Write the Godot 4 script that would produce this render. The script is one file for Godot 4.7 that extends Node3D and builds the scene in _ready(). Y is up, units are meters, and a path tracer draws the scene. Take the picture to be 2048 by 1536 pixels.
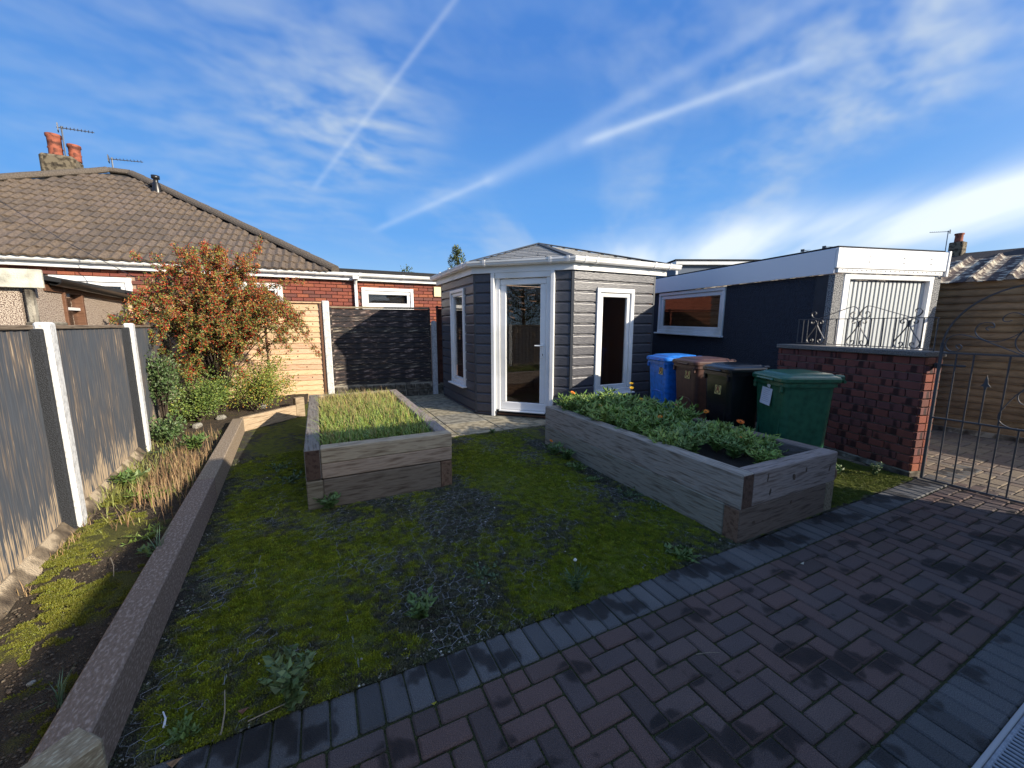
extends Node3D
# A paved back garden with raised sleeper beds and a corner summerhouse. Units are metres, y is up.

var rng := RandomNumberGenerator.new()
var M := {}
var used := {}
var boxes := {}
var cam: Camera3D
const SUN := Vector3(0.551, 0.378, 0.744)


# ---------- mesh building ----------
class MB:
	var v := PackedVector3Array()
	var i := PackedInt32Array()
	var c := PackedColorArray()
	var uv := PackedVector2Array()
	var col := Color(1, 1, 1)
	var colored := false

	func p(a: Vector3) -> int:
		v.append(a)
		if colored:
			c.append(col)
		return v.size() - 1

	func tri(a: int, b: int, d: int) -> void:  # counter-clockwise seen from outside
		i.append(a)
		i.append(d)
		i.append(b)

	func quad(a: Vector3, b: Vector3, d: Vector3, e: Vector3) -> void:
		var k := p(a)
		p(b)
		p(d)
		p(e)
		tri(k, k + 1, k + 2)
		tri(k, k + 2, k + 3)

	func quad_uv(a: Vector3, b: Vector3, d: Vector3, e: Vector3, u0: Vector2, u1: Vector2) -> void:
		quad(a, b, d, e)
		uv.append_array([Vector2(u0.x, u1.y), u1, Vector2(u1.x, u0.y), u0])

	func out(a: int, b: int, d: int, mid: Vector3) -> void:
		var n := (v[b] - v[a]).cross(v[d] - v[a])
		if n.dot((v[a] + v[b] + v[d]) / 3.0 - mid) < 0.0:
			tri(a, d, b)
		else:
			tri(a, b, d)

	func box(mid: Vector3, size: Vector3, ch := 0.0, t := Basis()) -> void:
		var h := size / 2.0
		if ch <= 0.0:
			var k0 := v.size()
			for k in 8:
				p(mid + t * Vector3(h.x * (1 if k & 1 else -1), h.y * (1 if k & 2 else -1), h.z * (1 if k & 4 else -1)))
			for f in [[0, 1, 3, 2], [4, 5, 7, 6], [0, 1, 5, 4], [2, 3, 7, 6], [0, 2, 6, 4], [1, 3, 7, 5]]:
				out(k0 + f[0], k0 + f[1], k0 + f[2], mid)
				out(k0 + f[0], k0 + f[2], k0 + f[3], mid)
			return
		var b0 := v.size()
		for k in 8:
			var s := Vector3(1 if k & 1 else -1, 1 if k & 2 else -1, 1 if k & 4 else -1)
			for a in 3:
				var q := h - Vector3(ch, ch, ch)
				q[a] = h[a]
				p(mid + t * (q * s))
		for a in 3:
			var b := (a + 1) % 3
			var d := (a + 2) % 3
			for s in 2:
				var k := s << a
				var q := [k, k | (1 << b), k | (1 << b) | (1 << d), k | (1 << d)]
				out(b0 + q[0] * 3 + a, b0 + q[1] * 3 + a, b0 + q[2] * 3 + a, mid)
				out(b0 + q[0] * 3 + a, b0 + q[2] * 3 + a, b0 + q[3] * 3 + a, mid)
			for s in 4:
				var k := ((s & 1) << b) | ((s >> 1) << d)
				var k2 := k | (1 << a)
				out(b0 + k * 3 + b, b0 + k2 * 3 + b, b0 + k2 * 3 + d, mid)
				out(b0 + k * 3 + b, b0 + k2 * 3 + d, b0 + k * 3 + d, mid)
		for k in 8:
			out(b0 + k * 3, b0 + k * 3 + 1, b0 + k * 3 + 2, mid)

	func tube(path: PackedVector3Array, r0: float, r1: float, sides := 6, caps := true) -> void:
		var n := path.size()
		var up := Vector3.UP
		var first := v.size()
		var d := (path[1] - path[0]).normalized()
		if absf(d.dot(up)) > 0.9:
			up = Vector3.RIGHT
		var x := d.cross(up).normalized()
		for k in n:
			if k > 0 and k < n - 1:
				d = (path[k + 1] - path[k - 1]).normalized()
			elif k == n - 1:
				d = (path[k] - path[k - 1]).normalized()
			x = (x - d * x.dot(d)).normalized()
			var y := d.cross(x)
			var r := lerpf(r0, r1, float(k) / (n - 1))
			for s in sides:
				var an := TAU * s / sides
				p(path[k] + (x * cos(an) + y * sin(an)) * r)
			if k > 0:
				for s in sides:
					var a0 := first + (k - 1) * sides + s
					var a1 := first + (k - 1) * sides + (s + 1) % sides
					tri(a0, a1, a1 + sides)
					tri(a0, a1 + sides, a0 + sides)
		if caps:
			for e in 2:
				var o := first + (n - 1) * sides * e
				for s in range(1, sides - 1):
					if e:
						tri(o, o + s, o + s + 1)
					else:
						tri(o, o + s + 1, o + s)

	func lathe(profile: Array, sides := 16, at := Vector3.ZERO) -> void:
		var first := v.size()
		for k in profile.size():
			for s in sides:
				var an := TAU * s / sides
				p(at + Vector3(profile[k][0] * cos(an), profile[k][1], -profile[k][0] * sin(an)))
			if k > 0:
				for s in sides:
					var a0 := first + (k - 1) * sides + s
					var a1 := first + (k - 1) * sides + (s + 1) % sides
					tri(a0, a1, a1 + sides)
					tri(a0, a1 + sides, a0 + sides)

	func prism(poly: PackedVector2Array, z0: float, z1: float) -> void:  # outline in x, y; extruded along z
		var t := Geometry2D.triangulate_polygon(poly)
		var n := poly.size()
		var mid := Vector3.ZERO
		for q in poly:
			mid += Vector3(q.x, q.y, (z0 + z1) / 2.0) / n
		var a := v.size()
		for z in [z0, z1]:
			for q in poly:
				p(Vector3(q.x, q.y, z))
		for k in range(0, t.size(), 3):
			var w := (poly[t[k + 1]] - poly[t[k]]).cross(poly[t[k + 2]] - poly[t[k]])
			if (w > 0.0) == (z1 > z0):
				tri(a + n + t[k], a + n + t[k + 1], a + n + t[k + 2])
				tri(a + t[k], a + t[k + 2], a + t[k + 1])
			else:
				tri(a + n + t[k], a + n + t[k + 2], a + n + t[k + 1])
				tri(a + t[k], a + t[k + 1], a + t[k + 2])
		var cw := Geometry2D.is_polygon_clockwise(poly)
		for k in n:
			var b := (k + 1) % n
			if cw == (z1 > z0):
				tri(a + k, a + n + k, a + n + b)
				tri(a + k, a + n + b, a + b)
			else:
				tri(a + k, a + b, a + n + b)
				tri(a + k, a + n + b, a + n + k)

	func leaf(at: Vector3, dir: Vector3, side: Vector3, l: float, w: float, fold := 0.25) -> void:
		var nrm := dir.cross(side).normalized()
		var a := p(at)
		p(at + dir * l * 0.45 + side * w * 0.5 + nrm * w * fold)
		p(at + dir * l - nrm * l * 0.12)
		p(at + dir * l * 0.45 - side * w * 0.5 + nrm * w * fold)
		tri(a, a + 1, a + 2)
		tri(a, a + 2, a + 3)

	func blob(at: Vector3, r: float) -> void:
		var a := v.size()
		for q in [Vector3.UP, Vector3.RIGHT, Vector3.BACK, Vector3.LEFT, Vector3.FORWARD, Vector3.DOWN]:
			p(at + q * r)
		for k in 4:
			tri(a, a + 1 + (k + 1) % 4, a + 1 + k)
			tri(a + 5, a + 1 + k, a + 1 + (k + 1) % 4)

	func mesh(smooth := false) -> ArrayMesh:
		var s := []
		s.resize(Mesh.ARRAY_MAX)
		s[Mesh.ARRAY_VERTEX] = v
		s[Mesh.ARRAY_INDEX] = i
		if colored:
			s[Mesh.ARRAY_COLOR] = c
		if uv.size() == v.size():
			s[Mesh.ARRAY_TEX_UV] = uv
		if smooth:
			var n := PackedVector3Array()
			n.resize(v.size())
			for k in range(0, i.size(), 3):
				var w := (v[i[k + 2]] - v[i[k]]).cross(v[i[k + 1]] - v[i[k]])
				n[i[k]] += w
				n[i[k + 1]] += w
				n[i[k + 2]] += w
			for k in n.size():
				n[k] = n[k].normalized()
			s[Mesh.ARRAY_NORMAL] = n
		var m := ArrayMesh.new()
		m.add_surface_from_arrays(Mesh.PRIMITIVE_TRIANGLES, s)
		return m


# ---------- naming and tagging ----------
func put(parent: Node, called: String, o: Node3D) -> void:
	var key := "%d/%s" % [parent.get_instance_id(), called]
	var n: int = used.get(key, 0)
	used[key] = n + 1
	o.name = called if n == 0 else "%s_%03d" % [called, n]
	parent.add_child(o, true)


func part(parent: Node, called: String, m: Mesh, material: Material, at := Vector3.ZERO, turn := Basis()) -> MeshInstance3D:
	var o := MeshInstance3D.new()
	o.mesh = m
	o.material_override = material
	o.transform = Transform3D(turn, at)
	put(parent, called, o)
	return o


func tag(o: Node, label: String, category: String, group := "") -> Node:
	o.set_meta("label", label)
	o.set_meta("category", category)
	if group:
		o.set_meta("group", group)
	return o


func thing(called: String, label: String, category: String, at := Vector3.ZERO, turn := Basis(), group := "") -> Node3D:
	var o := Node3D.new()
	o.transform = Transform3D(turn, at)
	put(self, called, o)
	tag(o, label, category, group)
	return o


func struct(called: String, m: Mesh, material: Material, at := Vector3.ZERO, turn := Basis()) -> MeshInstance3D:
	var o := part(self, called, m, material, at, turn)
	o.set_meta("kind", "structure")
	return o


func copy(o: Node3D, label := "", at := Vector3.ZERO, turn := Basis()) -> Node3D:
	var r: Node3D = o.duplicate()
	put(self, str(o.name).split("_0")[0], r)
	r.transform = Transform3D(turn, at)
	if label:
		r.set_meta("label", label)
	return r


func bx(size: Vector3, ch := 0.0) -> ArrayMesh:
	var s := size.snapped(Vector3(0.0005, 0.0005, 0.0005))
	var key := "%s/%s" % [s, ch]
	if not boxes.has(key):
		var m := MB.new()
		m.box(Vector3.ZERO, s, ch)
		boxes[key] = m.mesh()
	return boxes[key]


func ry(deg: float) -> Basis:
	return Basis(Vector3.UP, deg_to_rad(deg))


func pick(a: Array) -> Variant:
	return a[rng.randi() % a.size()]


func seen(at: Vector3, margin := 0.12) -> bool:  # roughly inside the picture
	var q := cam.transform.affine_inverse() * at
	if q.z > -0.2:
		return false
	var t := tan(deg_to_rad(cam.fov) / 2.0)
	return absf(q.x / -q.z) < t * 4.0 / 3.0 + margin and absf(q.y / -q.z) < t + margin


# ---------- materials ----------
func lin(r: float, g: float, b: float) -> Color:
	return Color(r, g, b).linear_to_srgb()


func noise_tex(freq: float, ramp: Array, oct := 4, kind := FastNoiseLite.TYPE_SIMPLEX_SMOOTH, sd := 1, size := 512) -> NoiseTexture2D:
	var f := FastNoiseLite.new()
	f.noise_type = kind
	f.frequency = freq
	f.fractal_octaves = oct
	f.seed = sd
	if kind == FastNoiseLite.TYPE_CELLULAR:
		f.cellular_return_type = FastNoiseLite.RETURN_DISTANCE
		f.fractal_type = FastNoiseLite.FRACTAL_NONE
	var t := NoiseTexture2D.new()
	t.width = size
	t.height = size
	t.seamless = true
	t.noise = f
	if ramp:
		var g := Gradient.new()
		var at := PackedFloat32Array()
		var cs := PackedColorArray()
		for r in ramp:
			at.append(r[0])
			cs.append(r[1])
		g.offsets = at
		g.colors = cs
		t.color_ramp = g
	return t


func mat(color: Color, rough: float, tex: Texture2D = null, scale := Vector3.ONE, bump: Texture2D = null, cm := 0.0, world := false, offset := Vector3.ZERO) -> StandardMaterial3D:
	var m := StandardMaterial3D.new()
	m.albedo_color = color
	m.roughness = rough
	if tex or bump:
		m.uv1_triplanar = true
		m.uv1_world_triplanar = world
		m.uv1_scale = scale
		m.uv1_offset = offset
	if tex:
		m.albedo_texture = tex
	if bump:
		m.heightmap_enabled = true
		m.heightmap_texture = bump
		m.heightmap_scale = cm
	return m


func variants(n: int, base: Color, spread: float, rough: float, tex: Texture2D, scale: Vector3, bump: Texture2D, cm: float) -> Array:
	var a := []
	for k in n:
		var f := 1.0 + spread * (2.0 * k / maxf(n - 1, 1) - 1.0)
		var c := Color(base.r * f, base.g * f * (1.0 + 0.03 * ((k % 3) - 1)), base.b * f)
		a.append(mat(c, rough, tex, scale, bump, cm, false, Vector3(0.37 * k, 0.61 * k, 0.23 * k)))
	return a


func glass(tint := Color(0.05, 0.055, 0.06), alpha := 0.04) -> StandardMaterial3D:
	var m := StandardMaterial3D.new()
	m.albedo_color = Color(tint.r, tint.g, tint.b, alpha)
	m.transparency = BaseMaterial3D.TRANSPARENCY_ALPHA
	m.roughness = 0.02
	m.metallic_specular = 0.75
	return m


func make_materials() -> void:
	var W := Color(1, 1, 1)
	var soft := noise_tex(0.012, [[0.0, Color(0.72, 0.72, 0.72)], [0.5, Color(0.92, 0.92, 0.92)], [1.0, W]], 5, FastNoiseLite.TYPE_SIMPLEX_SMOOTH, 3)
	var grit := noise_tex(0.09, [[0.0, Color(0.55, 0.55, 0.56)], [0.5, Color(0.85, 0.85, 0.85)], [0.78, W], [1.0, W]], 4, FastNoiseLite.TYPE_SIMPLEX_SMOOTH, 4)
	var gritb := noise_tex(0.12, [], 3, FastNoiseLite.TYPE_SIMPLEX_SMOOTH, 5)
	var grain := noise_tex(0.014, [[0.0, Color(0.62, 0.58, 0.55)], [0.3, Color(0.84, 0.82, 0.8)], [0.55, W], [0.8, Color(0.95, 0.94, 0.93)], [1.0, Color(0.8, 0.78, 0.76)]], 5, FastNoiseLite.TYPE_SIMPLEX_SMOOTH, 6)
	var grainb := noise_tex(0.02, [], 4, FastNoiseLite.TYPE_SIMPLEX_SMOOTH, 7)
	var cell := noise_tex(0.05, [], 1, FastNoiseLite.TYPE_CELLULAR, 8)
	var stain := noise_tex(0.006, [[0.0, Color(0.35, 0.33, 0.32)], [0.38, Color(0.7, 0.69, 0.68)], [0.55, W], [1.0, W]], 5, FastNoiseLite.TYPE_SIMPLEX_SMOOTH, 9)
	M.soft = soft
	M.gritb = gritb
	M.grain = grain
	M.grainb = grainb
	M.stain = stain
	M.upvc = mat(lin(0.78, 0.78, 0.77), 0.32, noise_tex(0.004, [[0.0, Color(0.9, 0.9, 0.88)], [0.5, W], [1.0, W]], 4, FastNoiseLite.TYPE_SIMPLEX_SMOOTH, 21, 256), Vector3(0.7, 0.7, 0.7))
	M.white_paint = mat(lin(0.76, 0.77, 0.79), 0.5)
	M.black_plastic = mat(lin(0.012, 0.012, 0.013), 0.35)
	M.iron = mat(lin(0.1, 0.1, 0.105), 0.42, grit, Vector3(6, 6, 6), gritb, 0.1)
	M.steel = mat(lin(0.35, 0.36, 0.37), 0.4, grit, Vector3(4, 4, 4))
	M.steel.metallic = 0.8
	M.mortar = mat(lin(0.52, 0.36, 0.26), 0.95, grit, Vector3(4, 4, 4), gritb, 0.3)
	M.mortar_dark = mat(lin(0.4, 0.31, 0.27), 0.95, grit, Vector3(4, 4, 4), gritb, 0.3)
	M.bricks = []
	for c in [lin(0.36, 0.1, 0.06), lin(0.29, 0.08, 0.055), lin(0.42, 0.13, 0.068), lin(0.22, 0.08, 0.062), lin(0.33, 0.09, 0.06)]:
		M.bricks.append(mat(c, 0.85, grit, Vector3(3, 3, 3), gritb, 0.3, false, Vector3(rng.randf(), rng.randf(), 0)))
	# pier bricks carry dark burnt bands across one end
	var burnt := noise_tex(0.005, [[0.0, Color(0.36, 0.33, 0.36)], [0.34, Color(0.5, 0.46, 0.48)], [0.46, W], [1.0, Color(0.9, 0.9, 0.9)]], 3, FastNoiseLite.TYPE_SIMPLEX_SMOOTH, 12)
	M.pier_bricks = []
	for k in 6:
		M.pier_bricks.append(mat([lin(0.2, 0.06, 0.045), lin(0.23, 0.065, 0.045), lin(0.16, 0.055, 0.048)][k % 3], 0.8, burnt, Vector3(2.2, 0.5, 2.2), gritb, 0.25, false, Vector3(0.17 * k, 0.3 * k, 0.11 * k)))
	M.concrete = mat(lin(0.34, 0.31, 0.25), 0.95, stain, Vector3(1.2, 1.2, 1.2), gritb, 0.6)
	M.footing = mat(lin(0.44, 0.35, 0.235), 0.95, stain, Vector3(1.2, 1.2, 1.2), gritb, 0.4)
	M.coping = mat(lin(0.27, 0.25, 0.225), 0.95, grit, Vector3(1.5, 1.5, 1.5), gritb, 0.8)
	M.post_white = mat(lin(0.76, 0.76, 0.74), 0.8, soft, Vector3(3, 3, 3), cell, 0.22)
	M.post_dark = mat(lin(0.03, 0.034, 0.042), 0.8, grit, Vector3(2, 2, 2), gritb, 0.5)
	# timbers: the grain runs along the local x axis
	var along := Vector3(0.5, 5.0, 5.0)
	var fine := Vector3(0.8, 9.0, 9.0)
	M.sleeper = variants(5, lin(0.4, 0.31, 0.2), 0.1, 0.85, grain, along, grainb, 0.16)
	M.sleeper_grey = variants(5, lin(0.275, 0.24, 0.195), 0.12, 0.9, grain, along, grainb, 0.2)
	M.sleeper_low = variants(3, lin(0.215, 0.165, 0.115), 0.1, 0.9, grain, along, grainb, 0.18)
	M.edging = variants(3, lin(0.42, 0.345, 0.25), 0.06, 0.95, noise_tex(0.05, [[0.0, Color(0.68, 0.64, 0.6)], [0.45, Color(0.82, 0.79, 0.76)], [0.62, Color(0.85, 0.82, 0.8)], [0.75, W], [1.0, W]], 5, FastNoiseLite.TYPE_SIMPLEX_SMOOTH, 71), Vector3(1.1, 2.6, 2.6), gritb, 0.35)
	M.end_grain = variants(2, lin(0.15, 0.09, 0.055), 0.15, 0.9, grain, Vector3(3, 3, 3), grainb, 0.2)
	M.knot = mat(lin(0.125, 0.085, 0.055), 0.85, grain, Vector3(9, 9, 9), grainb, 0.3)
	M.peach = variants(5, lin(0.66, 0.47, 0.29), 0.05, 0.7, noise_tex(0.014, [[0.0, Color(0.74, 0.66, 0.55)], [0.3, Color(0.95, 0.92, 0.88)], [0.7, W], [1.0, Color(0.93, 0.9, 0.86)]], 4, FastNoiseLite.TYPE_SIMPLEX_SMOOTH, 31), Vector3(0.7, 6, 6), grainb, 0.3)
	M.peach_edge = mat(lin(0.45, 0.34, 0.22), 0.85, grain, along, grainb, 0.5)
	M.black_board = variants(5, Color(1, 1, 1), 0.0, 0.75, noise_tex(0.012, [[0.0, lin(0.012, 0.011, 0.013)], [0.4, lin(0.022, 0.019, 0.02)], [0.56, lin(0.04, 0.028, 0.024)], [0.68, lin(0.1, 0.065, 0.05)], [0.76, lin(0.3, 0.25, 0.2)], [1.0, lin(0.4, 0.34, 0.28)]], 5, FastNoiseLite.TYPE_SIMPLEX_SMOOTH, 33), Vector3(0.7, 4, 4), grainb, 0.8)
	M.red_board = variants(3, lin(0.1, 0.035, 0.022), 0.12, 0.8, grain, fine, grainb, 0.5)
	M.brown_wood = mat(lin(0.16, 0.075, 0.04), 0.6, grain, fine, grainb, 0.3)
	M.cladding = variants(1, lin(0.08, 0.086, 0.094), 0.0, 0.34, noise_tex(0.02, [[0.0, Color(0.72, 0.72, 0.72)], [0.5, Color(0.93, 0.93, 0.93)], [1.0, W]], 5, FastNoiseLite.TYPE_SIMPLEX_SMOOTH, 35), Vector3(9, 9, 1.2), grainb, 0.12)
	M.cladding_trim = mat(lin(0.04, 0.044, 0.052), 0.45)
	M.navy = mat(lin(0.02, 0.026, 0.042), 0.85, soft, Vector3(2, 2, 2), cell, 0.7)
	M.navy_smooth = mat(lin(0.022, 0.026, 0.036), 0.7, soft, Vector3(1, 1, 1), gritb, 0.2)
	var peb := noise_tex(0.09, [[0.0, lin(0.6, 0.54, 0.45)], [0.3, lin(0.5, 0.42, 0.33)], [0.52, lin(0.2, 0.13, 0.1)], [0.75, lin(0.12, 0.085, 0.07)], [1.0, lin(0.4, 0.33, 0.26)]], 1, FastNoiseLite.TYPE_CELLULAR, 41, 1024)
	M.pebble = mat(W, 0.9, peb, Vector3(1.15, 1.15, 1.15), peb, 0.8)
	var pebd := noise_tex(0.09, [[0.0, lin(0.45, 0.44, 0.42)], [0.3, lin(0.3, 0.3, 0.29)], [0.5, lin(0.06, 0.065, 0.075)], [1.0, lin(0.03, 0.033, 0.04)]], 1, FastNoiseLite.TYPE_CELLULAR, 42, 1024)
	M.pebble_dark = mat(W, 0.9, pebd, Vector3(1.0, 1.0, 1.0), pebd, 0.6)
	M.tile = []
	var lichen := noise_tex(0.03, [[0.0, Color(0.45, 0.43, 0.42)], [0.3, Color(0.78, 0.76, 0.74)], [0.72, W], [0.86, Color(1, 1, 0.97)], [1.0, W]], 5, FastNoiseLite.TYPE_SIMPLEX_SMOOTH, 43)
	for k in 5:
		M.tile.append(mat([lin(0.165, 0.125, 0.09), lin(0.15, 0.115, 0.085), lin(0.18, 0.135, 0.095), lin(0.135, 0.105, 0.08), lin(0.17, 0.13, 0.1)][k], 0.92, lichen, Vector3(1.3, 1.3, 1.3), gritb, 0.5, false, Vector3(0.21 * k, 0.37 * k, 0.4 * k)))
	M.ridge = mat(lin(0.15, 0.125, 0.1), 0.95, lichen, Vector3(2, 2, 2), gritb, 0.8)
	M.far_roof = mat(lin(0.055, 0.05, 0.05), 0.9, lichen, Vector3(0.6, 0.6, 0.6), gritb, 0.5)
	M.shingle = []
	for k in 3:
		M.shingle.append(mat([lin(0.46, 0.46, 0.44), lin(0.42, 0.42, 0.41), lin(0.5, 0.49, 0.465)][k], 0.9, grit, Vector3(3, 3, 3), gritb, 0.5, false, Vector3(0.3 * k, 0.2 * k, 0)))
	M.slate_trim = mat(lin(0.1, 0.11, 0.12), 0.7, grit, Vector3(3, 3, 3), gritb, 0.3)
	M.felt = mat(lin(0.03, 0.031, 0.033), 0.95, grit, Vector3(2, 2, 2), gritb, 0.4)
	M.terracotta = mat(lin(0.3, 0.085, 0.045), 0.8, stain, Vector3(2, 2, 2), gritb, 0.2)
	M.stack = mat(lin(0.2, 0.165, 0.11), 0.95, stain, Vector3(2, 2, 2), gritb, 1.0)
	M.slab = []
	var riven := noise_tex(0.01, [[0.0, Color(0.6, 0.6, 0.58)], [0.4, Color(0.85, 0.84, 0.82)], [0.7, W], [1.0, Color(1, 0.98, 0.9)]], 5, FastNoiseLite.TYPE_SIMPLEX_SMOOTH, 51)
	for k in 4:
		M.slab.append(mat([lin(0.36, 0.32, 0.225), lin(0.31, 0.29, 0.225), lin(0.39, 0.34, 0.235), lin(0.28, 0.265, 0.215)][k], 0.9, riven, Vector3(1.5, 1.5, 1.5), gritb, 0.4, false, Vector3(0.3 * k, 0, 0.2 * k)))
	# paving blocks: a speckled concrete face; some are stained dark
	var speck := noise_tex(0.16, [[0.0, Color(0.5, 0.5, 0.5)], [0.45, Color(0.78, 0.78, 0.78)], [0.7, Color(0.88, 0.88, 0.88)], [0.8, W], [1.0, W]], 3, FastNoiseLite.TYPE_SIMPLEX_SMOOTH, 52)
	var wet := noise_tex(0.0035, [[0.0, Color(0.35, 0.33, 0.32)], [0.2, Color(0.5, 0.48, 0.47)], [0.29, Color(0.92, 0.92, 0.92)], [1.0, W]], 4, FastNoiseLite.TYPE_SIMPLEX_SMOOTH, 53)
	M.paver_red = []
	for k in 7:
		var pm := mat([lin(0.2, 0.125, 0.105), lin(0.175, 0.118, 0.105), lin(0.22, 0.132, 0.108), lin(0.165, 0.122, 0.112), lin(0.19, 0.122, 0.1), lin(0.135, 0.094, 0.082), lin(0.205, 0.14, 0.12)][k], 0.85, speck, Vector3(2.5, 2.5, 2.5), gritb, 0.35, false, Vector3(0.13 * k, 0.1, 0.29 * k))
		stained(pm, wet)
		M.paver_red.append(pm)
	M.paver_dark = []
	for k in 6:
		var pm2 := mat([lin(0.18, 0.178, 0.175), lin(0.155, 0.153, 0.15), lin(0.2, 0.196, 0.19), lin(0.14, 0.138, 0.136), lin(0.17, 0.168, 0.166), lin(0.1, 0.098, 0.096)][k], 0.8, speck, Vector3(2.5, 2.5, 2.5), gritb, 0.35, false, Vector3(0.19 * k, 0.1, 0.23 * k))
		stained(pm2, wet)
		M.paver_dark.append(pm2)
	M.joint = mat(lin(0.06, 0.07, 0.02), 1.0, grit, Vector3(2, 2, 2), gritb, 1.2, true)
	M.side_pavers = []
	for k in 4:
		M.side_pavers.append(mat([lin(0.3, 0.235, 0.165), lin(0.27, 0.2, 0.15), lin(0.33, 0.26, 0.18), lin(0.25, 0.2, 0.16)][k], 0.9, speck, Vector3(2.5, 2.5, 2.5), gritb, 0.4, false, Vector3(0.2 * k, 0, 0.1 * k)))
	M.soil = mat(W, 1.0, grit, Vector3(2.2, 2.2, 2.2), gritb, 1.8, true)
	M.soil.vertex_color_use_as_albedo = true
	M.bare_soil = mat(lin(0.07, 0.052, 0.036), 1.0, grit, Vector3(3, 3, 3), gritb, 2.0, true)
	M.leaf = mat(W, 0.55)
	M.leaf.vertex_color_use_as_albedo = true
	M.leaf.backlight = Color(0.45, 0.45, 0.3)
	M.dry = mat(W, 0.9)
	M.dry.vertex_color_use_as_albedo = true
	M.berry = mat(lin(0.38, 0.02, 0.012), 0.35)
	M.bark = mat(lin(0.085, 0.06, 0.042), 0.95, grit, Vector3(5, 5, 5), gritb, 0.5)
	M.stone = mat(lin(0.42, 0.4, 0.34), 0.95, grit, Vector3(2, 2, 2), gritb, 1.0)
	M.wire = mat(lin(0.24, 0.25, 0.26), 0.6)
	M.glass = glass()
	M.glass_dark = glass(Color(0.02, 0.022, 0.025), 0.3)
	M.asbestos = mat(W, 0.95, noise_tex(0.011, [[0.0, lin(0.02, 0.015, 0.015)], [0.42, lin(0.055, 0.035, 0.03)], [0.56, lin(0.09, 0.06, 0.05)], [0.63, lin(0.5, 0.45, 0.34)], [1.0, lin(0.6, 0.55, 0.42)]], 4, FastNoiseLite.TYPE_SIMPLEX_SMOOTH, 61), Vector3(1.3, 1.3, 0.8), gritb, 1.0)
	M.plank = []
	for k in 3:
		M.plank.append(mat([lin(0.38, 0.27, 0.155), lin(0.34, 0.24, 0.145), lin(0.4, 0.285, 0.17)][k], 0.95, soft, Vector3(1.4, 1.4, 0.8), gritb, 0.7, false, Vector3(0.3 * k, 0.2 * k, 0.1)))
	M.ribs = mat(lin(0.5, 0.53, 0.53), 0.45)
	M.white_metal = mat(lin(0.8, 0.8, 0.78), 0.4)


func stained(m: StandardMaterial3D, t: Texture2D) -> void:
	m.detail_enabled = true
	m.detail_albedo = t
	m.detail_blend_mode = BaseMaterial3D.BLEND_MODE_MUL
	m.detail_uv_layer = BaseMaterial3D.DETAIL_UV_2
	m.uv2_triplanar = true
	m.uv2_world_triplanar = true
	m.uv2_scale = Vector3(1.35, 1.35, 1.35)


# ---------- sky ----------
func heading(h: float, e: float) -> Vector3:
	var a := deg_to_rad(h)
	var b := deg_to_rad(e)
	return Vector3(sin(a) * cos(b), sin(b), -cos(a) * cos(b))


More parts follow.
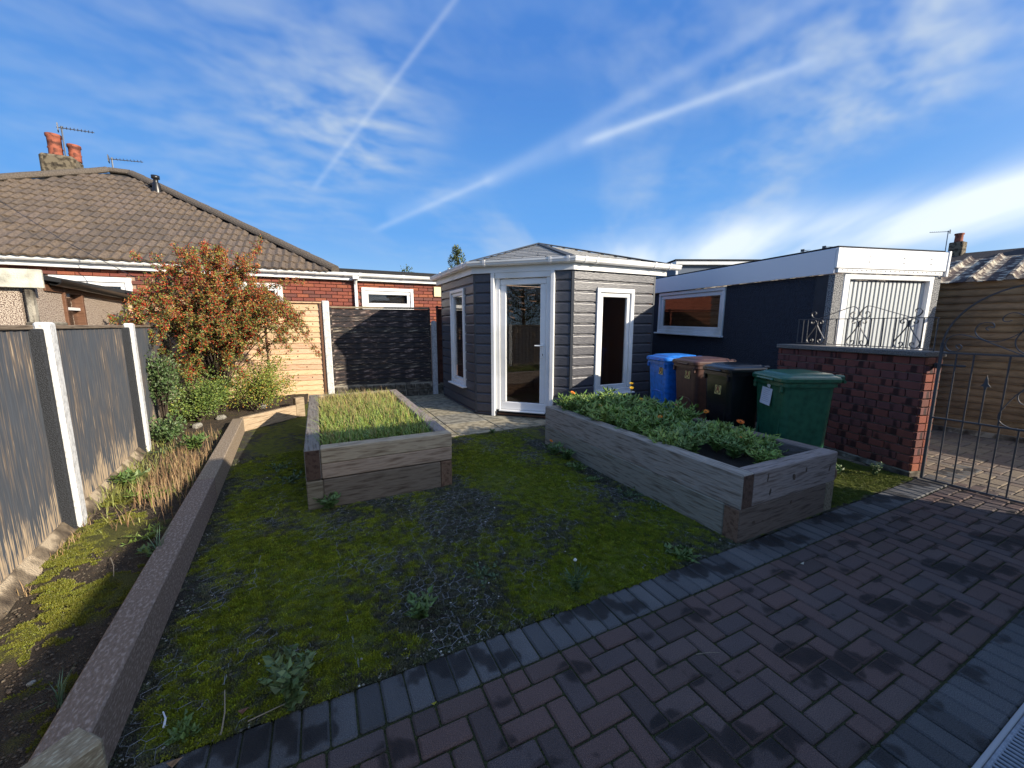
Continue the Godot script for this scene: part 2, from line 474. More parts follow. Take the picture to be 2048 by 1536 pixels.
func make_sky() -> Image:
	var w := 2048
	var h := 1024
	var data := PackedByteArray()
	data.resize(w * h * 3)
	var n1 := FastNoiseLite.new()  # broad veils
	n1.seed = 5
	n1.frequency = 0.42
	n1.fractal_octaves = 4
	var n2 := FastNoiseLite.new()  # ripples
	n2.seed = 9
	n2.frequency = 3.4
	n2.fractal_octaves = 4
	n2.fractal_gain = 0.55
	var n3 := FastNoiseLite.new()  # drawn-out streaks
	n3.seed = 14
	n3.frequency = 0.5
	n3.fractal_octaves = 5
	# vapour trails: great-circle arcs, each with half width, strength and its two ends
	var trails := []
	for t in [[0.005, 0.2, 22.0, 38.0, 0.5, 15.8], [0.003, 0.34, 1.2, 16.6, -1.4, 12.9], [0.014, 0.14, 68.0, 32.0, 22.0, 18.3], [0.006, 0.22, 24.5, 19.4, 7.0, 11.8], [0.007, 0.3, 61.5, 26.2, 35.0, 22.5], [0.016, 0.12, 62.5, 26.0, 33.0, 22.2], [0.018, 0.14, 40.0, 23.5, 9.0, 13.6]]:
		var a := heading(t[2], t[3])
		var b := heading(t[4], t[5])
		trails.append([a.cross(b).normalized(), t[0], t[1], (a + b).normalized(), cos(a.angle_to(b) / 2.0)])
	var zen := Color(0.047, 0.15, 0.42)
	var mid := Color(0.092, 0.255, 0.55)
	var low := Color(0.27, 0.43, 0.58)
	var veil := Color(0.34, 0.41, 0.5)
	var bright := Color(0.58, 0.64, 0.68)
	var sd := SUN.normalized()
	for y in h / 2:
		var el := (0.5 - (y + 0.5) / h) * PI
		var se := sin(el)
		var ce := cos(el)
		var e := rad_to_deg(el)
		var base := low.lerp(mid, smoothstep(0.0, 13.0, e)).lerp(zen, smoothstep(9.0, 34.0, e))
		for x in w:
			var hd := (x + 0.5) / w * TAU
			var dx := sin(hd) * ce
			var dz := -cos(hd) * ce
			var c := base
			var k := 1.0 / (se + 0.1)
			var qx := dx * k
			var qz := dz * k
			var sx := qx * 0.66 + qz * -0.75
			var sz := qx * 0.75 + qz * 0.66
			var v1 := n1.get_noise_2d(qx, qz)
			var v3 := n3.get_noise_2d(sx * 0.45, sz * 2.0)
			var bh := rad_to_deg(hd)
			var hh := bh - 360.0 if bh > 180.0 else bh
			var bank := exp(-pow((hh - 6.0) / 17.0, 2.0) - pow((e - 25.0) / 8.5, 2.0)) + exp(-pow((hh - 68.0) / 24.0, 2.0) - pow((e - 24.0) / 9.0, 2.0)) + 0.85 * smoothstep(34.0, 52.0, e) + 0.9 * smoothstep(92.0, 125.0, absf(hh - 26.0))  # last two terms: unseen veil added overhead and behind, to whiten the shaded fill
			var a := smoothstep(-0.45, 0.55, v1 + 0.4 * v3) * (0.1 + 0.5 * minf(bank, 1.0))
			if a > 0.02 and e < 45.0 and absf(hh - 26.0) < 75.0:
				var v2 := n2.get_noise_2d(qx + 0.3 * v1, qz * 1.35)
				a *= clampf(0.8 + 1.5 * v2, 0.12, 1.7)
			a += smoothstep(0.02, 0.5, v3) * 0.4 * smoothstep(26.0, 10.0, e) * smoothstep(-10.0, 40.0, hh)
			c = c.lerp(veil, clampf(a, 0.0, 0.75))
			# the whiter bank low on the right
			if bh > 15.0 and bh < 140.0 and e < 20.0:
				var centre := 6.8 + 4.0 * smoothstep(24.0, 78.0, bh)
				var b := exp(-pow((e - centre) / (3.2 + 0.8 * v1), 2.0)) * smoothstep(18.0, 50.0, bh) * smoothstep(140.0, 100.0, bh)
				c = c.lerp(bright, clampf(b * (0.7 + 0.9 * v3), 0.0, 0.85))
			var d := Vector3(dx, se, dz)
			for t in trails:
				var off: float = absf(d.dot(t[0]))
				if off < t[1] * 2.0:
					var al: float = d.dot(t[3])
					if al > t[4]:
						var f: float = exp(-pow(off / t[1], 2.0)) * t[2] * smoothstep(t[4], t[4] + 0.006, al) * (0.8 + 0.5 * v3)
						c = c.lerp(bright, clampf(f, 0.0, 0.8))
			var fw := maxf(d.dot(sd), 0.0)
			var glow := pow(fw, 24.0) + 0.45 * pow(fw, 3.0)  # broad whitish glow round the sun, added as neutral fill for the shade
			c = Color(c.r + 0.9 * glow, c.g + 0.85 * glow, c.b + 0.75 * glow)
			c = c.linear_to_srgb()
			var o := (y * w + x) * 3
			data[o] = int(clampf(c.r * 255.0, 0.0, 255.0))
			data[o + 1] = int(clampf(c.g * 255.0, 0.0, 255.0))
			data[o + 2] = int(clampf(c.b * 255.0, 0.0, 255.0))
	var g := Color(0.12, 0.13, 0.1).linear_to_srgb()
	var row := PackedByteArray()
	for x in w:
		row.append_array([int(g.r * 255), int(g.g * 255), int(g.b * 255)])
	var lower := PackedByteArray()
	for y in h / 2:
		lower.append_array(row)
	data = data.slice(0, w * (h / 2) * 3)
	data.append_array(lower)
	return Image.create_from_data(w, h, false, Image.FORMAT_RGB8, data)


# ---------- small parts used by several things ----------
func curve2(points: Array, z := 0.0) -> PackedVector3Array:  # a smooth line through points of a plane
	var c := Curve3D.new()
	c.bake_interval = 0.012
	for k in points.size():
		var a: Vector2 = points[maxi(k - 1, 0)]
		var b: Vector2 = points[mini(k + 1, points.size() - 1)]
		var t := (b - a) * 0.18
		var q: Vector2 = points[k]
		c.add_point(Vector3(q.x, q.y, z), Vector3(-t.x, -t.y, 0), Vector3(t.x, t.y, 0))
	return c.get_baked_points()


func spiral(mid: Vector2, r0: float, r1: float, a0: float, a1: float, n := 14) -> Array:  # degrees
	var a := []
	for k in n + 1:
		var f := float(k) / n
		a.append(mid + Vector2.from_angle(deg_to_rad(lerpf(a0, a1, f))) * lerpf(r0, r1, f))
	return a


func strap(points: Array, w := 0.012, t := 0.004) -> ArrayMesh:  # a flat bar bent in its plane, edge on
	var path := curve2(points)
	var m := MB.new()
	var k0 := 0
	for k in path.size():
		var a := path[maxi(k - 1, 0)]
		var b := path[mini(k + 1, path.size() - 1)]
		var d := (b - a).normalized()
		var s := Vector3(-d.y, d.x, 0) * t / 2.0
		var z := Vector3(0, 0, w / 2.0)
		k0 = m.v.size()
		for q in [-s - z, s - z, s + z, -s + z]:
			m.p(path[k] + q)
		if k:
			for e in 4:
				var a0 := k0 - 4 + e
				var a1 := k0 - 4 + (e + 1) % 4
				m.tri(a0, a0 + 4, a1 + 4)
				m.tri(a0, a1 + 4, a1)
	for e in [0, k0]:
		m.tri(e, e + 1, e + 2)
		m.tri(e, e + 2, e + 3)
	return m.mesh()


func bar(a: Vector3, b: Vector3, r := 0.006, sides := 6) -> ArrayMesh:
	var m := MB.new()
	m.tube(PackedVector3Array([a, b]), r, r, sides)
	return m.mesh(false)


func frame(o: Node, called: String, w: float, h: float, t: float, d: float, material: Material, at := Vector3.ZERO, ch := 0.006) -> MeshInstance3D:  # a mitred rectangular frame round the middle of the local xy plane
	var m := MB.new()
	m.box(Vector3(0, h / 2 - t / 2, 0), Vector3(w, t, d), ch)
	m.box(Vector3(0, -h / 2 + t / 2, 0), Vector3(w, t, d), ch)
	m.box(Vector3(-w / 2 + t / 2, 0, 0), Vector3(t, h - 2 * t - 0.001, d - 0.002), ch)
	m.box(Vector3(w / 2 - t / 2, 0, 0), Vector3(t, h - 2 * t - 0.001, d - 0.002), ch)
	return part(o, called, m.mesh(), material, at)


func window(o: Node, at: Vector3, turn: Basis, w: float, h: float, sill := true, outer := 0.06, inner := 0.055, pane: Material = null) -> void:  # local +z looks out
	var f := frame(o, "window", w, h, outer, 0.07, M.upvc)
	f.transform = Transform3D(turn, at)
	frame(f, "sash", w - 2 * outer - 0.004, h - 2 * outer - 0.004, inner, 0.05, M.upvc, Vector3(0, 0, -0.016))
	part(f, "pane", bx(Vector3(w - 2 * outer - 2 * inner + 0.01, h - 2 * outer - 2 * inner + 0.01, 0.006)), pane if pane else M.glass, Vector3(0, 0, -0.02))
	if sill:
		part(f, "sill", bx(Vector3(w + 0.07, 0.03, 0.13), 0.006), M.upvc, Vector3(0, -h / 2 - 0.016, 0.025))


func brickwork(o: Node, x0: float, x1: float, y0: float, y1: float, z: float, face: float, mats: Array, l := 0.225, c := 0.075, d := 0.05, turn := Basis(), at := Vector3.ZERO, holes := [], first := 0) -> void:
	# bricks in stretcher bond on the local plane z; face is +1 when they look along +z
	var row := first
	var y := y0
	while y < y1 - 0.02:
		var x := x0 - (0.5 * l if row % 2 else 0.0)
		while x < x1 - 0.01:
			var a := maxf(x, x0)
			var b := minf(x + l, x1)
			x += l
			if b - a < 0.03:
				continue
			var mid := Vector2((a + b) / 2, y + c / 2)
			var cut := false
			for q in holes:
				if q.has_point(mid):
					cut = true
			if cut:
				continue
			var t := d + 0.003 * rng.randf()
			part(o, "brick", bx(Vector3(b - a - 0.011, minf(c, y1 - y) - 0.011, t), 0.003), pick(mats), at + turn * Vector3(mid.x, mid.y, z + face * (0.002 * rng.randf() - d / 2 + 0.007)), turn)
		y += c
		row += 1


func blade(m: MB, at: Vector3, h: float, w: float, lean: Vector3, c: Color) -> void:  # a grass blade of three spans
	m.col = c
	var side := Vector3(lean.z, 0, -lean.x)
	if side.length() < 0.001:
		side = Vector3(rng.randf() - 0.5, 0, rng.randf() - 0.5)
	side = side.normalized() * w / 2.0
	var a := m.p(at - side)
	m.p(at + side)
	m.p(at + lean * 0.35 + Vector3(0, h * 0.6, 0) - side * 0.7)
	m.p(at + lean * 0.35 + Vector3(0, h * 0.6, 0) + side * 0.7)
	m.p(at + lean + Vector3(0, h, 0))
	m.tri(a, a + 1, a + 3)
	m.tri(a, a + 3, a + 2)
	m.tri(a + 2, a + 3, a + 4)


func tone(c: Color, s := 0.25) -> Color:
	var f := 1.0 + s * rng.randf_range(-1.0, 1.0)
	return Color(c.r * f * rng.randf_range(0.9, 1.1), c.g * f, c.b * f)


func weed_mesh(h: float, spread: float, stems: int, leaves: int, ll: float, lw: float, c: Color, upright := 0.6) -> Array:  # [foliage, stems]
	var f := MB.new()
	f.colored = true
	var s := MB.new()
	s.colored = true
	for k in stems:
		var an := TAU * (k + rng.randf() * 0.7) / stems
		var out := Vector3(cos(an), 0, sin(an)) * spread * rng.randf_range(0.35, 1.0)
		var top := out + Vector3(0, h * rng.randf_range(0.55, 1.0), 0)
		var mid := out * 0.4 * (1.0 - upright) + Vector3(0, top.y * 0.6, 0)
		s.col = tone(Color(c.r * 0.9, c.g * 0.8, c.b * 0.8))
		s.tube(PackedVector3Array([Vector3.ZERO, mid, top]), 0.0028, 0.0014, 4, false)
		for q in leaves:
			var t := 0.15 + 0.85 * (q + rng.randf()) / leaves
			var at := Vector3.ZERO.lerp(mid, minf(t * 1.7, 1.0)).lerp(top, maxf(0.0, t * 1.7 - 0.7))
			var la := rng.randf() * TAU
			var dir := (Vector3(cos(la), rng.randf_range(-0.1, 0.9), sin(la)) + out.normalized() * 0.5).normalized()
			var side := dir.cross(Vector3.UP).normalized()
			side = side.rotated(dir, rng.randf_range(-0.6, 0.6))
			f.col = tone(c, 0.35)
			f.leaf(at, dir, side, ll * rng.randf_range(0.6, 1.15), lw * rng.randf_range(0.7, 1.1))
	return [f.mesh(), s.mesh()]


func weed(called: String, label: String, cat: String, at: Vector3, ms: Array, turn := 0.0, group := "", size := 1.0) -> Node3D:
	var o := thing(called, label, cat, at, ry(turn).scaled(Vector3.ONE * size), group)
	part(o, "foliage", ms[0], M.leaf)
	part(o, "stem", ms[1], M.leaf)
	return o


func flower(o: Node, at: Vector3, r: float, c: Color, eye: Color, petals := 13) -> void:  # a daisy-shaped head on its stalk
	var m := MB.new()
	m.colored = true
	m.col = c
	var face := Vector3(rng.randf_range(-0.4, 0.2), 0.8, rng.randf_range(0.1, 0.5)).normalized()
	var x := face.cross(Vector3.FORWARD).normalized()
	var y := face.cross(x)
	for k in petals * 2:
		var an := TAU * k / petals + (0.24 if k >= petals else 0.0)
		var d := (x * cos(an) + y * sin(an) + face * (0.12 if k < petals else 0.4)).normalized()
		m.col = tone(c, 0.12)
		m.leaf(at, d, d.cross(face).normalized(), r * (1.0 if k < petals else 0.7), r * 0.42, 0.1)
	part(o, "petal_ring", m.mesh(), M.leaf)
	var e := MB.new()
	e.colored = true
	e.col = eye
	e.blob(at + face * r * 0.12, r * 0.26)
	part(o, "flower_eye", e.mesh(), M.leaf)
	var s := MB.new()
	s.colored = true
	s.col = Color(0.07, 0.1, 0.02)
	s.tube(PackedVector3Array([Vector3(at.x * 0.3, minf(0.02, at.y * 0.2), at.z * 0.3), Vector3(at.x * 0.8, at.y * 0.6, at.z * 0.8), at]), 0.0025, 0.002, 4, false)
	part(o, "stalk", s.mesh(), M.leaf)


# ---------- the scene ----------
func _ready() -> void:
	rng.seed = 20
	cam = Camera3D.new()
	cam.name = "camera"
	cam.position = Vector3(0.418, 1.442, 1.323)
	cam.rotation_degrees = Vector3(-8.49, -26.12, 0)
	cam.fov = 88.38
	cam.near = 0.05
	cam.far = 600.0
	add_child(cam)
	cam.current = true
	var e := Environment.new()
	e.background_mode = Environment.BG_SKY
	var sm := PanoramaSkyMaterial.new()
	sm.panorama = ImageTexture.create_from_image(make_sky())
	e.sky = Sky.new()
	e.sky.sky_material = sm
	e.background_energy_multiplier = 1.0
	e.tonemap_mode = Environment.TONE_MAPPER_LINEAR
	e.tonemap_exposure = 1.65
	e.sdfgi_enabled = true
	e.ssao_enabled = true
	e.ssil_enabled = true
	var we := WorldEnvironment.new()
	we.name = "world_environment"
	we.environment = e
	add_child(we)
	var sun := DirectionalLight3D.new()
	sun.name = "sun"
	sun.light_energy = 1.5
	sun.light_color = Color(1.0, 0.95, 0.87)
	sun.light_angular_distance = 0.5
	sun.shadow_enabled = true
	add_child(sun)
	sun.look_at_from_position(SUN * 20.0, Vector3.ZERO)

	make_materials()
	build_ground()
	build_paving()
	build_edging()
	build_house_opposite()
	build_pebble_garage()
	build_fences()
	build_summerhouse()
	build_navy_garage()
	build_pier_wall()
	build_brown_shed()
	build_far_buildings()
	build_own_house()
	build_left_bed()
	build_right_bed()
	build_bins()
	build_gate()
	build_drain()
	build_shrubs()
	build_weeds()
	build_litter()


var patch := FastNoiseLite.new()
var patch2 := FastNoiseLite.new()


func moss_col(x: float, z: float, wet: float) -> Color:
	var n := patch.get_noise_2d(x * 1.0, z * 0.8)
	var f := patch2.get_noise_2d(x, z) + 0.7 * patch2.get_noise_2d(x * 4.0 + 9.0, z * 4.0)
	var m := wet + 0.95 * n + 0.6 * f
	var moss := Color(0.13, 0.165, 0.008).lerp(Color(0.205, 0.23, 0.016), clampf(0.5 + f * 1.3, 0.0, 1.0))
	var grey := Color(0.1, 0.1, 0.07)
	var soil := Color(0.065, 0.052, 0.034)
	var c := soil.lerp(grey, smoothstep(-0.75, -0.15, m + 0.3 * f))
	return c.lerp(moss, smoothstep(-0.1, 0.28, m))


func lawn_wet(x: float, z: float) -> float:
	var w := 0.12
	w += 0.35 * exp(-pow((x + 0.02) / 0.3, 2.0)) * smoothstep(-0.2, -0.9, z)
	w += 0.5 * exp(-pow((x - 2.1) / 0.42, 2.0)) * smoothstep(-3.4, -2.8, z)
	w -= 0.5 * exp(-pow((x - 1.25) / 0.42, 2.0)) * exp(-pow((z + 1.35) / 0.6, 2.0))
	w -= 0.4 * exp(-pow((x - 2.75) / 0.16, 2.0)) * smoothstep(-0.4, -0.8, z)
	w -= 0.6 * exp(-pow((x - (-0.3 + (z + 0.15) * 0.0544)) / 0.12, 2.0))
	w -= 0.35 * smoothstep(-0.27, -0.2, z)
	return w


func build_ground() -> void:
	patch.seed = 3
	patch.frequency = 1.25
	patch.fractal_octaves = 4
	patch2.seed = 4
	patch2.frequency = 9.0
	patch2.fractal_octaves = 3
	var g := MB.new()
	g.quad(Vector3(-200, 0, 200), Vector3(200, 0, 200), Vector3(200, 0, -200), Vector3(-200, 0, -200))
	struct("ground", g.mesh(), mat(lin(0.06, 0.07, 0.03), 1.0, M.soft, Vector3(0.3, 0.3, 0.3)), Vector3(0, -0.08, 0))
	# the mossy yard, a sheet with a rough surface
	var m := MB.new()
	m.colored = true
	var nx := 240
	var nz := 270
	for j in nz + 1:
		var z := lerpf(-7.2, -0.2, float(j) / nz)
		for i in nx + 1:
			var x := lerpf(-0.72, 5.44, float(i) / nx)
			m.col = moss_col(x, z, lawn_wet(x, z))
			var h := 0.007 * patch2.get_noise_2d(x * 2.0, z * 2.0) + 0.008 * patch.get_noise_2d(x, z) + (0.006 if m.col.g > 0.1 else 0.0)
			if x > 1.5 and z < -3.52:
				h = -0.03
			m.p(Vector3(x, h - 0.004, z))
			if i and j:
				var a := j * (nx + 1) + i
				m.tri(a - nx - 2, a - 1, a)
				m.tri(a - nx - 2, a, a - nx - 1)
	struct("mossy_yard", m.mesh(true), M.soil)
	# the strip of soil between the fence and the timber edging
	var s := MB.new()
	s.colored = true
	nx = 60
	nz = 250
	for j in nz + 1:
		var z := lerpf(-7.6, 1.5, float(j) / nz)
		var xl := -1.16 + (z + 2.17) * 0.103
		var xr := -0.3 + (z + 0.15) * 0.0544 - 0.06
		if z < -4.93:
			xr += (-4.93 - z) * 0.86
		if z > -0.15:
			xr -= (z + 0.15) * 0.95
		for i in nx + 1:
			var x := lerpf(xl, minf(xr, 0.2), float(i) / nx)
			var n := patch.get_noise_2d(x + 7.0, z)
			var f := patch2.get_noise_2d(x, z)
			var mossy := smoothstep(0.0, 0.4, n * 0.9 + 0.5 * f - 0.02 - 0.25 * smoothstep(-2.4, -4.0, z))
			s.col = Color(0.07, 0.048, 0.028).lerp(Color(0.12, 0.085, 0.05), clampf(0.5 + f, 0, 1)).lerp(Color(0.12, 0.12, 0.014), mossy)
			s.p(Vector3(x, 0.115 + 0.012 * f + 0.02 * n + 0.03 * smoothstep(-4.5, -5.6, z), z))
			if i and j:
				var a := j * (nx + 1) + i
				s.tri(a - nx - 2, a - 1, a)
				s.tri(a - nx - 2, a, a - nx - 1)
	struct("border_soil", s.mesh(true), M.soil)


func paver(o: Node, x0: float, x1: float, z0: float, z1: float, mats: Array, ch := 0.007) -> void:
	var mid := Vector3((x0 + x1) / 2, 0, (z0 + z1) / 2)
	if not seen(mid):
		return
	var y := rng.randf_range(-0.0025, 0.0025)
	var t := Basis.from_euler(Vector3(rng.randf_range(-0.012, 0.012), rng.randf_range(-0.012, 0.012), rng.randf_range(-0.012, 0.012)))
	part(o, "paving_block", bx(Vector3(x1 - x0, 0.05, z1 - z0), ch), pick(mats), Vector3(mid.x, y - 0.025, mid.z), t)


func herringbone(o: Node, ox: float, oz: float, ux: float, uz: float, i0: int, i1: int, n: int, zmax: float, mats: Array, gap: float) -> void:
	for j in n:
		for i in range(i0, i1):
			var k := posmod(i + j, 4)
			var a := 1
			var b := 1
			if k == 0:
				a = 2
			elif k == 2:
				b = 2
			elif k == 3 and j == 0:
				pass
			else:
				continue
			var z1 := minf(oz + (j + b) * uz, zmax)
			if z1 - (oz + j * uz) > 0.025:
				paver(o, ox + i * ux + gap * rng.randf_range(0.4, 0.6), ox + (i + a) * ux - gap * rng.randf_range(0.4, 0.6), oz + j * uz + gap / 2, z1 - gap / 2, mats)


func build_paving() -> void:
	var base := MB.new()
	base.quad(Vector3(-1.2, 0, 1.6), Vector3(5.46, 0, 1.6), Vector3(5.46, 0, -0.205), Vector3(-1.2, 0, -0.205))
	var d := struct("driveway", base.mesh(), M.joint, Vector3(0, -0.011, 0))
	# header blocks start at x = 0.5445 and repeat every four units
	var ux := 0.0948
	var drive := Vector3(0, 0.011, 0)
	for set in [["red", 0], ["dark", 1]]:
		if set[1] == 0:
			herringbone_at(d, drive, 0.5445 - 2.0 * ux, 0.004, ux, 0.0912, -14, 56, 9, 0.826, M.paver_red, 0.0075)
		else:
			for i in range(-18, 64):
				var x := (3.937 + i) * 0.0936
				var g := rng.randf_range(0.004, 0.008)
				shift_paver(d, drive, x + g / 2, x + 0.0936 - g / 2, -0.2 + rng.randf_range(-0.003, 0.003), -0.003, M.paver_dark)
				shift_paver(d, drive, x + 0.03 + g / 2, x + 0.1236 - g / 2, 0.831, 0.998, M.paver_dark)
	# the drive beyond the gate
	var b2 := MB.new()
	b2.quad(Vector3(5.46, 0, 3.5), Vector3(12.0, 0, 3.5), Vector3(12.0, 0, -6.0), Vector3(5.46, 0, -6.0))
	var s := struct("side_drive", b2.mesh(), mat(lin(0.12, 0.1, 0.07), 1.0, M.soft, Vector3(2, 2, 2), M.gritb, 1.0, true), Vector3(0, -0.011, 0))
	for j in 34:
		for i in range(-2, 26):
			var k := posmod(i + j, 4)
			if k == 0 or k == 2:
				var x := 5.48 + i * 0.105
				var z := -2.4 + j * 0.105
				var x1 := x + (0.21 if k == 0 else 0.105)
				var z1 := z + (0.105 if k == 0 else 0.21)
				if x > 5.47 and x1 < 8.36 + 0.14 * (z + 0.4) and (x > 6.1 or z > -1.0):
					shift_paver(s, drive, x + 0.003, x1 - 0.003, z + 0.003, z1 - 0.003, M.side_pavers)
	# riven slabs in front of the summerhouse
	var b3 := MB.new()
	b3.quad(Vector3(1.46, 0, -3.47), Vector3(5.4, 0, -3.47), Vector3(5.4, 0, -6.72), Vector3(1.46, 0, -6.72))
	var p := struct("slab_patio", b3.mesh(), M.joint, Vector3(0, -0.004, 0))
	var xs := [1.47, 2.005, 2.648, 3.232, 3.84]
	var zs := [-3.475, -4.093, -4.72, -5.35, -5.98, -6.7]
	for i in 4:
		for j in 5:
			if xs[i] > 2.7 and j > 1 or xs[i] > 3.2 and j > 0:
				continue
			var w: float = xs[i + 1] - xs[i] - 0.008
			var l: float = zs[j] - zs[j + 1] - 0.008
			part(p, "paving_slab", bx(Vector3(w, 0.045, l), 0.005), M.slab[(i * 2 + j) % 4], Vector3((xs[i] + xs[i + 1]) / 2, -0.004 + rng.randf_range(-0.002, 0.002), (zs[j] + zs[j + 1]) / 2))


func shift_paver(o: Node, by: Vector3, x0: float, x1: float, z0: float, z1: float, mats: Array) -> void:
	var n := o.get_child_count()
	paver(o, x0, x1, z0, z1, mats)
	if o.get_child_count() > n:
		o.get_child(n).position += by


func herringbone_at(o: Node, by: Vector3, ox: float, oz: float, ux: float, uz: float, i0: int, i1: int, n: int, zmax: float, mats: Array, gap: float) -> void:
	var from := o.get_child_count()
	herringbone(o, ox, oz, ux, uz, i0, i1, n, zmax, mats, gap)
	for k in range(from, o.get_child_count()):
		o.get_child(k).position += by


func timber(o: Node, a: Vector3, b: Vector3, w: float, h: float, y0: float, mats: Variant, called := "sleeper", ch := 0.007) -> MeshInstance3D:  # a sawn sleeper from a to b, on the plan
	var d := b - a
	d.y = 0
	var mid := (a + b) / 2.0
	var l := d.length()
	var n := part(o, called, bx(Vector3(l, h, w), ch), pick(mats) if mats is Array else mats, Vector3(mid.x, y0 + h / 2.0, mid.z) - o.position, Basis(Vector3.UP, atan2(-d.z, d.x)))
	return n


func build_edging() -> void:
	var o := thing("timber_edging", "long low sleeper edging between the soil border and the mossy yard", "edging", Vector3(-0.4, 0, -2.5))
	var w := 0.125
	var a := Vector3(-0.285 - w / 2, 0, -0.15)
	var b := Vector3(-0.415 - w / 2, 0, -2.54)
	var c := Vector3(-0.548 - w / 2, 0, -4.96)
	timber(o, a, b + (a - b).normalized() * 0.002, w, 0.202, 0.0, M.edging)
	timber(o, b, c, w, 0.2, 0.0, M.edging)
	var d := Vector3(0.03, 0, -5.63)
	timber(o, Vector3(-0.58, 0, -5.0), d, 0.07, 0.2, 0.0, M.peach_edge)
	timber(o, Vector3(0.03, 0, -5.66), Vector3(0.15, 0, -5.72), 0.1, 0.31, 0.0, M.sleeper)
	var f := Vector3(-0.33, 0, -0.112)
	timber(o, f + Vector3(0.045, 0, -0.075), f + Vector3(-1.0, 0, 0.95), w, 0.204, 0.0, M.edging)


func build_own_house() -> void:  # the bungalow at the photographer's back: its wall and eaves shade the yard
	var o := thing("rendered_bungalow", "pale rendered bungalow wall and eaves behind the drainage channel", "house", Vector3(5.2, 0, 1.78))
	var wall := mat(lin(0.5, 0.47, 0.41), 0.9, M.soft, Vector3(1, 1, 1), M.gritb, 0.4)
	part(o, "wall", bx(Vector3(3.1, 2.62, 0.25)), wall, Vector3(-0.6, 1.25, 0.14))
	part(o, "side_wall", bx(Vector3(0.25, 2.62, 7.0)), wall, Vector3(0.83, 1.25, 3.8))
	part(o, "side_wall", bx(Vector3(0.25, 2.62, 7.0)), wall, Vector3(-2.03, 1.25, 3.8))
	part(o, "window", bx(Vector3(1.1, 1.0, 0.05), 0.01), M.upvc, Vector3(-0.5, 1.5, 0.0))
	part(o, "fascia", bx(Vector3(4.7, 0.16, 0.025)), M.upvc, Vector3(0.05, 2.5, -0.16))
	part(o, "soffit", bx(Vector3(4.7, 0.02, 0.3)), M.upvc, Vector3(0.05, 2.41, -0.01))
	var m := MB.new()
	m.box(Vector3(0.05, 2.55, 1.4), Vector3(4.7, 0.07, 3.16))
	m.box(Vector3(-0.6, 2.55, 5.2), Vector3(3.4, 0.07, 4.4))
	part(o, "roof", m.mesh(), M.felt)


func build_drain() -> void:
	var o := thing("drainage_channel", "pale slotted drainage channel at the edge of the dark paving blocks", "drain", Vector3(2.6, 0, 1.07))
	for s in [-1, 1]:
		part(o, "channel_edge", bx(Vector3(5.4, 0.05, 0.014), 0.002), mat(lin(0.36, 0.36, 0.36), 0.6), Vector3(0.0, -0.024, 0.062 * s))
	part(o, "channel_floor", bx(Vector3(5.4, 0.01, 0.11)), M.black_plastic, Vector3(0, -0.05, 0))
	var gm := mat(lin(0.3, 0.33, 0.37), 0.45, M.soft, Vector3(3, 3, 3))
	for k in 56:
		part(o, "grating_bar", bx(Vector3(0.011, 0.012, 0.1), 0.003), gm, Vector3(-0.75 + k * 0.0215, -0.008, 0))
	part(o, "grating_rail", bx(Vector3(5.4, 0.011, 0.014), 0.003), gm, Vector3(0, -0.0085, -0.048))
	part(o, "grating_rail", bx(Vector3(5.4, 0.011, 0.014), 0.003), gm, Vector3(0, -0.0085, 0.048))


